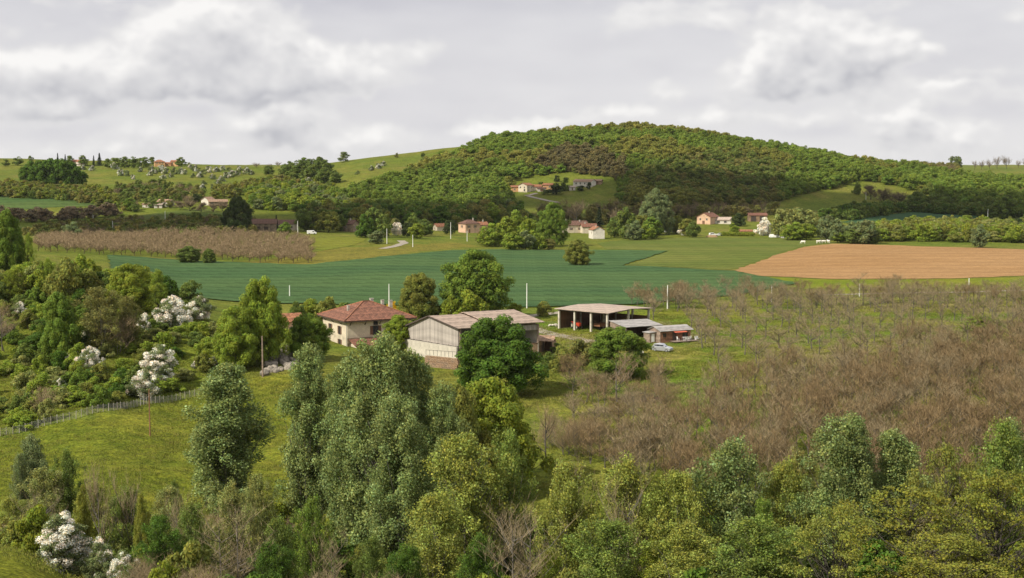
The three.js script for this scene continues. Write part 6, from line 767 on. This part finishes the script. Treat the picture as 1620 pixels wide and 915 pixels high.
// ---------------------------------------------------------------- bare plantation and walnut rows on the right
{
  const R = RNG(61);
  M.brownTwig = leafMat(L(.29, .205, .105), .1); M.greyTwig = leafMat(L(.33, .26, .15), .1);
  const thick = [[960, 790], [985, 720], [1040, 650], [1130, 610], [1300, 585], [1430, 560], [1520, 535], [1640, 515], [1680, 515], [1680, 800], [1250, 810]];
  const a = scatter(thick, 140, 340, 3.8, 62, (x, z, p, q, b) => h2(floor(x * 7), floor(z * 7)) > .18 + (p[1] - (p[0] < 1130 ? 700 - (p[0] - 1000) * .46 : 640 - (p[0] - 1130) * .2)) / 48 + 1.1 * (fbm(x * .05, z * .05, 3) - .5) ? null : ({ h: 5.4 + 2.2 * q, w: 4.8 + 1.6 * b })); a.sort((p, q) => q.z - p.z);
  const T = 'leafless brown sapling in the dense bare plantation', put = (s) => plant('bare_sapling', 'pole', [h2(floor(s.x * 9), floor(s.z)) < .7 ? M.brownTwig : M.greyTwig, M.barkGrey], s.x, s.z, s.h, s.w, T, 'tree', 'bare plantation');
  a.slice(0, 298).forEach(put); if (a.length > 298) mass('sapling_rows', 'rear part of the dense leafless brown plantation', [['pole', 'brownTwig'], ['pole', 'greyTwig']], a.slice(298).map((s, i) => ({ ...s, k: i % 3 ? 0 : 1 })));
  // walnut rows, wider apart, with grass between
  const rows = [[1010, 494], [1130, 488], [1240, 480], [1700, 470], [1700, 550], [1520, 576], [1430, 610], [1300, 632], [1150, 652], [1100, 650], [1110, 570], [1060, 520]];
  const cand = []; for (let D = 212; D < 440; D += 9.5) for (let x = 18; x < 190; x += 7.2) { const xx = x + (R() - .5) * 1.8 + D * .05, zz = -D + (R() - .5) * 1.6, p = pix(xx, H(xx, zz), zz); if (p[0] > 1680 || !inside(rows, p[0], p[1])) continue; const dens = D > 352 ? 1 : D < 262 ? .95 : .86; if (R() > dens) continue; cand.push([xx, zz, 4.8 + R() * 1.6, 5.2 + R() * 1.8]); }
  cand.slice(0, 299).forEach(([x, z, h, w]) => plant('walnut_tree', 'walnut', [M.greyTwig, M.barkGrey], x, z, h, w, 'leafless walnut tree in the grassy rows beyond the cabin', 'tree', 'walnut rows beyond the cabin'));
  for (let k = 0; k < 95; k++) { const px = 985 + R() * 680, D = 372 + R() * R() * 60, x = xAt(px, D), z = -D; plant('roadside_sapling', 'pole', [h2(k, 3) < .6 ? M.brownTwig : M.greyTwig, M.barkGrey], x, z, 4.2 + R() * 2.4, 4.6 + R() * 2.4, 'bare brown sapling in the belt along the far end of the walnut rows', 'tree', 'bare belt behind the walnut rows'); }
  for (let k = 0; k < 60; k++) { const px = 865 + R() * 190, py = 600 + R() * 150; if (px < 900 && py < 660) continue; const h = hit(px, py, 140); plant('wilding_tree', k % 3 ? 'pole' : 'shrubBare', [k % 2 ? M.greyTwig : M.brownTwig, M.barkGrey], h[0], h[2], 2.6 + R() * 3.4, 3.4 + R() * 2.4, 'thin leafless wilding on the rough grass below the drive', 'tree', 'leafless wildings below the drive'); }
  // straw-coloured rank grass around the heap
}
// ---------------------------------------------------------------- foreground belt
const pop = (px, D, top, w, label, v, m = M.poplar) => near('poplar_tree', 'poplar', [m, M.barkPale], px, D, top, w, label, 'tree', { v });
pop(352, 166, 580, 132, 'oval grey-green poplar standing free in the sloping meadow', 0); pop(488, 160, 546, 104, 'slender grey-green poplar in front of the farmhouse', 1); pop(600, 149, 536, 150, 'tallest broad grey-green poplar before the farm buildings', 2); pop(655, 153, 556, 104, 'broad poplar leaning towards the dark chestnut', 0); pop(548, 156, 572, 96, 'narrow poplar between the slender and the tallest ones', 1); pop(700, 150, 606, 92, 'lean poplar at the right flank of the dense group', 1); pop(632, 140, 630, 140, 'lower front poplar of the dense group', 2, M.poplar);
near('olive_round_tree', 'dense', [M.gold, M.bark], 775, 180, 604, 142, 'broad olive-yellow tree in front of the dark chestnut', 'tree', { v: 1 });
near('olive_round_tree', 'dense', [M.olive, M.bark], 720, 172, 612, 90, 'olive tree behind the front poplars', 'tree', { v: 0 });
const yl = (px, D, top, w, c, label, v, bark = M.barkPale) => near('young_leaf_tree', 'sparse', [M[c], bark], px, D, top, w, label, 'tree', { v });
yl(735, 134, 690, 168, 'young', 'light yellow-green tree at the foot of the poplars', 0); yl(800, 140, 684, 110, 'youngGreen', 'green spring tree right of the light yellow one', 1); yl(690, 124, 780, 150, 'young', 'low pale-leaved tree in front of the poplar trunks', 2);
yl(900, 128, 736, 130, 'young', 'thin-leaved tree left of the bare upright stems', 1); yl(990, 126, 724, 150, 'young', 'thin-leaved pale-stemmed tree in the middle of the belt', 2); yl(1075, 124, 745, 120, 'young', 'small yellow-green tree between two pale-stemmed ones', 0); yl(1158, 126, 702, 170, 'poplar', 'upright pale-stemmed tree with silvery small leaves', 1); yl(1245, 128, 730, 120, 'young', 'yellow-green tree beside the large leafy poplar', 2);
const oak = (px, D, top, w, c, label, v, bark = M.bark) => near('budding_oak', 'oak', [M[c], bark], px, D, top, w, label, 'tree', { v });
near('leafy_poplar', 'poplar', [M.poplar, M.barkPale], 1345, 126, 662, 150, 'large leafy green poplar below the bare plantation', 'tree', { v: 2 }); near('leafy_poplar', 'poplar', [M.poplar, M.barkPale], 1425, 128, 684, 110, 'second leafy poplar joined to the large one', 'tree', { v: 0 });
near('russet_shrub', 'bush', [M.oliveBrown], 1260, 134, 712, 90, 'russet-brown shrub behind the yellow-green tree', 'bush');
oak(1500, 112, 706, 150, 'olive', 'olive budding tree with dark limbs', 0, M.bark); yl(1590, 118, 672, 130, 'youngGreen', 'greener budding tree at the outer end of the belt', 1, M.bark); near('leafy_poplar', 'poplar', [M.poplar, M.barkPale], 1605, 124, 664, 90, 'leafy poplar beyond the budding trees', 'tree', { v: 1 });
oak(1440, 98, 772, 260, 'ivy', 'wide low oak with yellow young leaves on long limbs', 2, M.bark); oak(1580, 96, 742, 220, 'ivy', 'tall budding oak with yellow tufts and bare twigs', 1, M.bark); oak(1330, 104, 800, 190, 'young', 'low spreading tree below the large leafy poplar', 0, M.bark); yl(1200, 108, 820, 180, 'youngGreen', 'low green tree in front of the pale-stemmed one', 2); yl(1090, 110, 830, 150, 'young', 'low yellowish tree at the front edge of the belt', 1); yl(960, 112, 822, 150, 'youngGreen', 'low green-leaved tree right of the grey bare shrub', 0); oak(1500, 92, 850, 240, 'ivy', 'lowest yellow-leaved oak at the front edge', 0, M.bark);
const bs = (px, D, top, w, label, bark = M.barkGrey) => near('bare_shrub', 'shrubBare', [M.greyTwig, bark], px, D, top, w, label, 'bush');
bs(828, 114, 782, 150, 'spreading grey leafless shrub at the front of the belt', M.barkPale); bs(365, 122, 792, 140, 'brown leafless shrub below the pale willow'); bs(520, 118, 838, 96, 'reddish leafless shrub under the poplars'); bs(895, 150, 700, 60, 'thin leafless shrub on the grass behind the belt'); bs(985, 122, 742, 110, 'bundle of bare upright stems in the belt', M.barkPale); bs(1470, 108, 790, 120, 'tangle of bare twigs among the budding oaks'); bs(1530, 100, 800, 120, 'second tangle of bare twigs by the oaks'); bs(60, 132, 770, 70, 'leafless shrub behind the olive bush'); bs(280, 128, 770, 70, 'leafless shrub right of the ivy-clad trunk');
near('pale_willow', 'sparse', [M.sallow, M.bark], 365, 132, 762, 80, 'pale yellow-green willow in front of the free poplar', 'tree', { v: 2 }); near('pale_willow', 'sparse', [M.sallow, M.bark], 408, 136, 752, 66, 'second pale willow right of the first', 'tree', { v: 0 });
near('slim_poplar', 'poplar', [M.greyGreen, M.barkGrey], 50, 152, 688, 54, 'slim blue-green poplar at the edge of the meadow', 'tree', { v: 1 }); near('slim_poplar', 'sparse', [M.greyGreen, M.barkGrey], 32, 150, 720, 46, 'thin half-bare poplar beside the slim blue-green one', 'tree', { v: 1 }); near('thin_tree', 'sparse', [M.mid, M.barkGrey], 105, 150, 712, 60, 'thin dull-green tree right of the slim poplar', 'tree', { v: 2 });
yl(70, 148, 742, 84, 'sallow', 'feathery pale tree right of the slim poplar', 0); yl(150, 144, 764, 84, 'young', 'feathery yellow-green tree behind the pale trunk', 1); yl(200, 141, 772, 92, 'youngGreen', 'feathery green tree between the two ivy-clad trunks', 2); yl(262, 140, 772, 96, 'sallow', 'pale feathery tree left of the willows', 0); yl(308, 136, 790, 90, 'young', 'low yellow-green tree left of the willows', 1); yl(18, 140, 786, 72, 'young', 'loose yellow-green tree above the near grass', 2);
near('dead_tree', 'walnut', [M.greyTwig, M.barkPale], 152, 138, 738, 60, 'bare tree with straight pale trunk', 'tree', { v: 0 }); near('dead_tree', 'walnut', [M.greyTwig, M.barkPale], 205, 140, 748, 70, 'bare leaning tree with fine twigs beside the pale trunk', 'tree', { v: 2 });
near('ivy_tree', 'poplar', [M.ivy, M.bark], 128, 138, 770, 26, 'dead trunk wrapped in yellow ivy', 'tree', { v: 0 }); near('ivy_tree', 'poplar', [M.ivy, M.bark], 222, 134, 782, 30, 'second trunk wrapped in yellow ivy', 'tree', { v: 1 });
near('hawthorn_bush', 'flower', [M.greyGreen, M.bark], 95, 124, 814, 84, 'big white-flowering hawthorn above the near grass', 'bush', { blossom: 1.03 }); near('hawthorn_bush', 'flower', [M.greyGreen, M.bark], 100, 132, 808, 60, 'upper white hawthorn behind the big one', 'bush', { blossom: .9 }); near('hawthorn_bush', 'flower', [M.greyGreen, M.bark], 195, 121, 872, 60, 'pale hawthorn right of the big white one', 'bush', { blossom: .86 }); near('hawthorn_bush', 'flower', [M.greyGreen, M.bark], 158, 124, 850, 60, 'greenish hawthorn between the two white ones', 'bush', { blossom: .72 });
const nb = (px, D, top, w, c, label) => near('belt_bush', 'bush', [M[c]], px, D, top, w, label, 'bush');
nb(55, 127, 812, 70, 'gold', 'yellow-olive bush left of the big hawthorn'); nb(25, 128, 832, 60, 'olive', 'olive bush at the meadow gully'); nb(250, 122, 818, 90, 'deep', 'deep green bush right of the pale hawthorn'); nb(300, 126, 800, 80, 'mid', 'mid-green bush beside the deep green one'); nb(440, 124, 820, 90, 'mid', 'green bush between willow and poplars'); nb(430, 120, 860, 80, 'deep', 'dark bush under the slender poplar'); nb(490, 130, 790, 70, 'bright', 'bright bush under the slender poplar'); nb(640, 118, 862, 90, 'deep', 'dark green bush in the shade of the poplars'); nb(585, 120, 850, 70, 'mid', 'green bush in front of the tallest poplar'); nb(760, 118, 850, 90, 'deep', 'dark bush left of the grey leafless shrub'); nb(1265, 112, 850, 110, 'bright', 'bright bush in front of the large leafy poplar'); nb(1210, 120, 790, 70, 'bright', 'light bush beside the pale-stemmed tree'); nb(1035, 112, 858, 90, 'gold', 'yellow-olive bush at the front of the belt'); nb(275, 160, 760, 30, 'mid', 'small round bush in the meadow'); nb(300, 118, 868, 90, 'olive', 'olive bush at the front edge'); nb(1400, 96, 872, 120, 'deep', 'dark bush under the wide low oak'); nb(870, 116, 868, 70, 'gold', 'golden bush under the thin-leaved tree');
// undergrowth filling the gully
mass('undergrowth', 'dense undergrowth of brambles and saplings in the gully', [['bush', 'mid'], ['bush', 'deep'], ['bush', 'olive'], ['bush', 'gold'], ['shrubBare', 'greyTwig']], (() => { const R = RNG(91), out = []; for (let k = 0; k < 520; k++) { const px = -40 + R() * 1720, D = 100 + R() * 62, top = pix(xAt(px, D), H(xAt(px, D), -D), -D); if (px < 330 && (D > 140 || (px < 215 && D < 128))) continue; if (px > 860 && px < 1000 && D > 140) continue; out.push({ x: xAt(px, D, 850), z: -D, h: 1.6 + R() * 2.6, w: 3 + R() * 2.5, k: floor(R() * 5), c: mixc([.8, .8, .8], [1.15, 1.1, 1.1], R()) }); } return out; })());

// ---------------------------------------------------------------- grass: tufts over meadow and rough ground
{
  const tuftGeo = (seed, nb, hh, sp2) => { const R = RNG(seed), mb = new MB(); for (let k = 0; k < nb; k++) { const a = R() * 6.3, r = sqrt(R()) * sp2, x = cos(a) * r, z = sin(a) * r, h = hh * (.5 + .8 * R()), b = R() * 6.3, bx = cos(b) * .35 * h, bz = sin(b) * .35 * h, w = .018 + .015 * R(), c = b + PI / 2, v = .75 + .5 * R(), i = mb.p.length / 3; mb.v(x + cos(c) * w, 0, z + sin(c) * w, cos(b) * .4, .9, sin(b) * .4, v, v, v); mb.v(x - cos(c) * w, 0, z - sin(c) * w, cos(b) * .4, .9, sin(b) * .4, v, v, v); mb.v(x + bx, h, z + bz, cos(b) * .4, .9, sin(b) * .4, v * 1.1, v * 1.05, v); mb.i.push(i, i + 1, i + 2); } return mb.geo(); };
  const geos = [tuftGeo(1, 34, .2, .7), tuftGeo(2, 30, .26, .6), tuftGeo(3, 38, .15, .9)], mats = [leafMat(L(.25, .29, .045), .45), leafMat(L(.33, .32, .07), .45), leafMat(L(.42, .37, .18), .45)];
  const g = new THREE.Group(); g.name = 'grass'; tag(g, 'rough grass tufts over meadow and orchard ground', undefined, undefined, 'stuff'); scene.add(g);
  const R = RNG(314), bins = geos.map(() => mats.map(() => [])); const add = (x, z, s, m) => bins[floor(R() * 3)][m].push([x, z, s]);
  for (let k = 0; k < 60000; k++) { const D = 108 + pow(R(), .8) * 300, x = (R() * 2 - 1) * .4 * D, z = -D, n = fbm(x * .12, z * .12, 3), nn = fbm(x * .03 + 9, z * .03, 3); const mead = inside(zone.meadow, x, z), orch = !mead && inside(zone.orchard, x, z), bank = inside(zone.bank, x, z); if (!mead && !orch && !bank && D > 260) continue; if (inside(ZWHEAT, x, z)) continue; if (n < .42 && R() < .7) continue; add(x, z, (.55 + .8 * n) * (D > 230 ? 1.2 : 1), orch && nn > .52 && R() < .7 ? 2 : R() < .4 + (nn - .5) ? 1 : 0); }
  const m4 = new THREE.Matrix4(), q = new THREE.Quaternion(), up = V3(0, 1, 0);
  bins.forEach((row, i) => row.forEach((list, j) => { if (!list.length) return; const im = new THREE.InstancedMesh(geos[i], mats[j], list.length); im.name = 'tufts'; im.userData.kind = 'stuff'; im.receiveShadow = true; list.forEach(([x, z, s], k) => { q.setFromAxisAngle(up, h2(k, i * 3 + j) * 6.28); im.setMatrixAt(k, m4.compose(V3(x, H(x, z) - .02, z), q, V3(s * 1.3, s, s * 1.3))); }); g.add(im); }));
}
// ---------------------------------------------------------------- clouds overhead whose shadows lie on the land
function cloud(px, D, w, d, seed) {
  const gx = xAt(px, D), gy = H(gx, -D), alt = 620, t = (alt - gy) / SUN.y, c = V3(gx + SUN.x * t, alt, -D + SUN.z * t), q = new THREE.IcosahedronGeometry(1, 24), p = q.attributes.position;
  for (let i = 0; i < p.count; i++) { const v = V3().fromBufferAttribute(p, i), k = .72 + .6 * fbm(v.x * 2.1 + seed, v.z * 2.1 + v.y * 1.3 + seed * 2, 4) ; p.setXYZ(i, v.x * w / 2 * k, v.y * (v.y < 0 ? 14 : 34) * k, v.z * d / 2 * k); }
  q.computeVertexNormals(); const m = part('cloud', q, std(L(.9, .9, .9), 1), scene); m.name = numbered('cloud'); m.position.copy(c); tag(m, 'flat-based cumulus cloud high above the valley', 'cloud', 'clouds above the valley');
}
scene.fog = new THREE.FogExp2(0xdcdfe2, 0.00002);   // thin air over the valley
cloud(1200, 1010, 330, 190, 3); cloud(1520, 980, 330, 150, 8); cloud(160, 790, 330, 130, 12); cloud(560, 850, 300, 100, 19); cloud(900, 890, 190, 55, 25);
scene.updateMatrixWorld(true);
renderer.render(scene, camera);
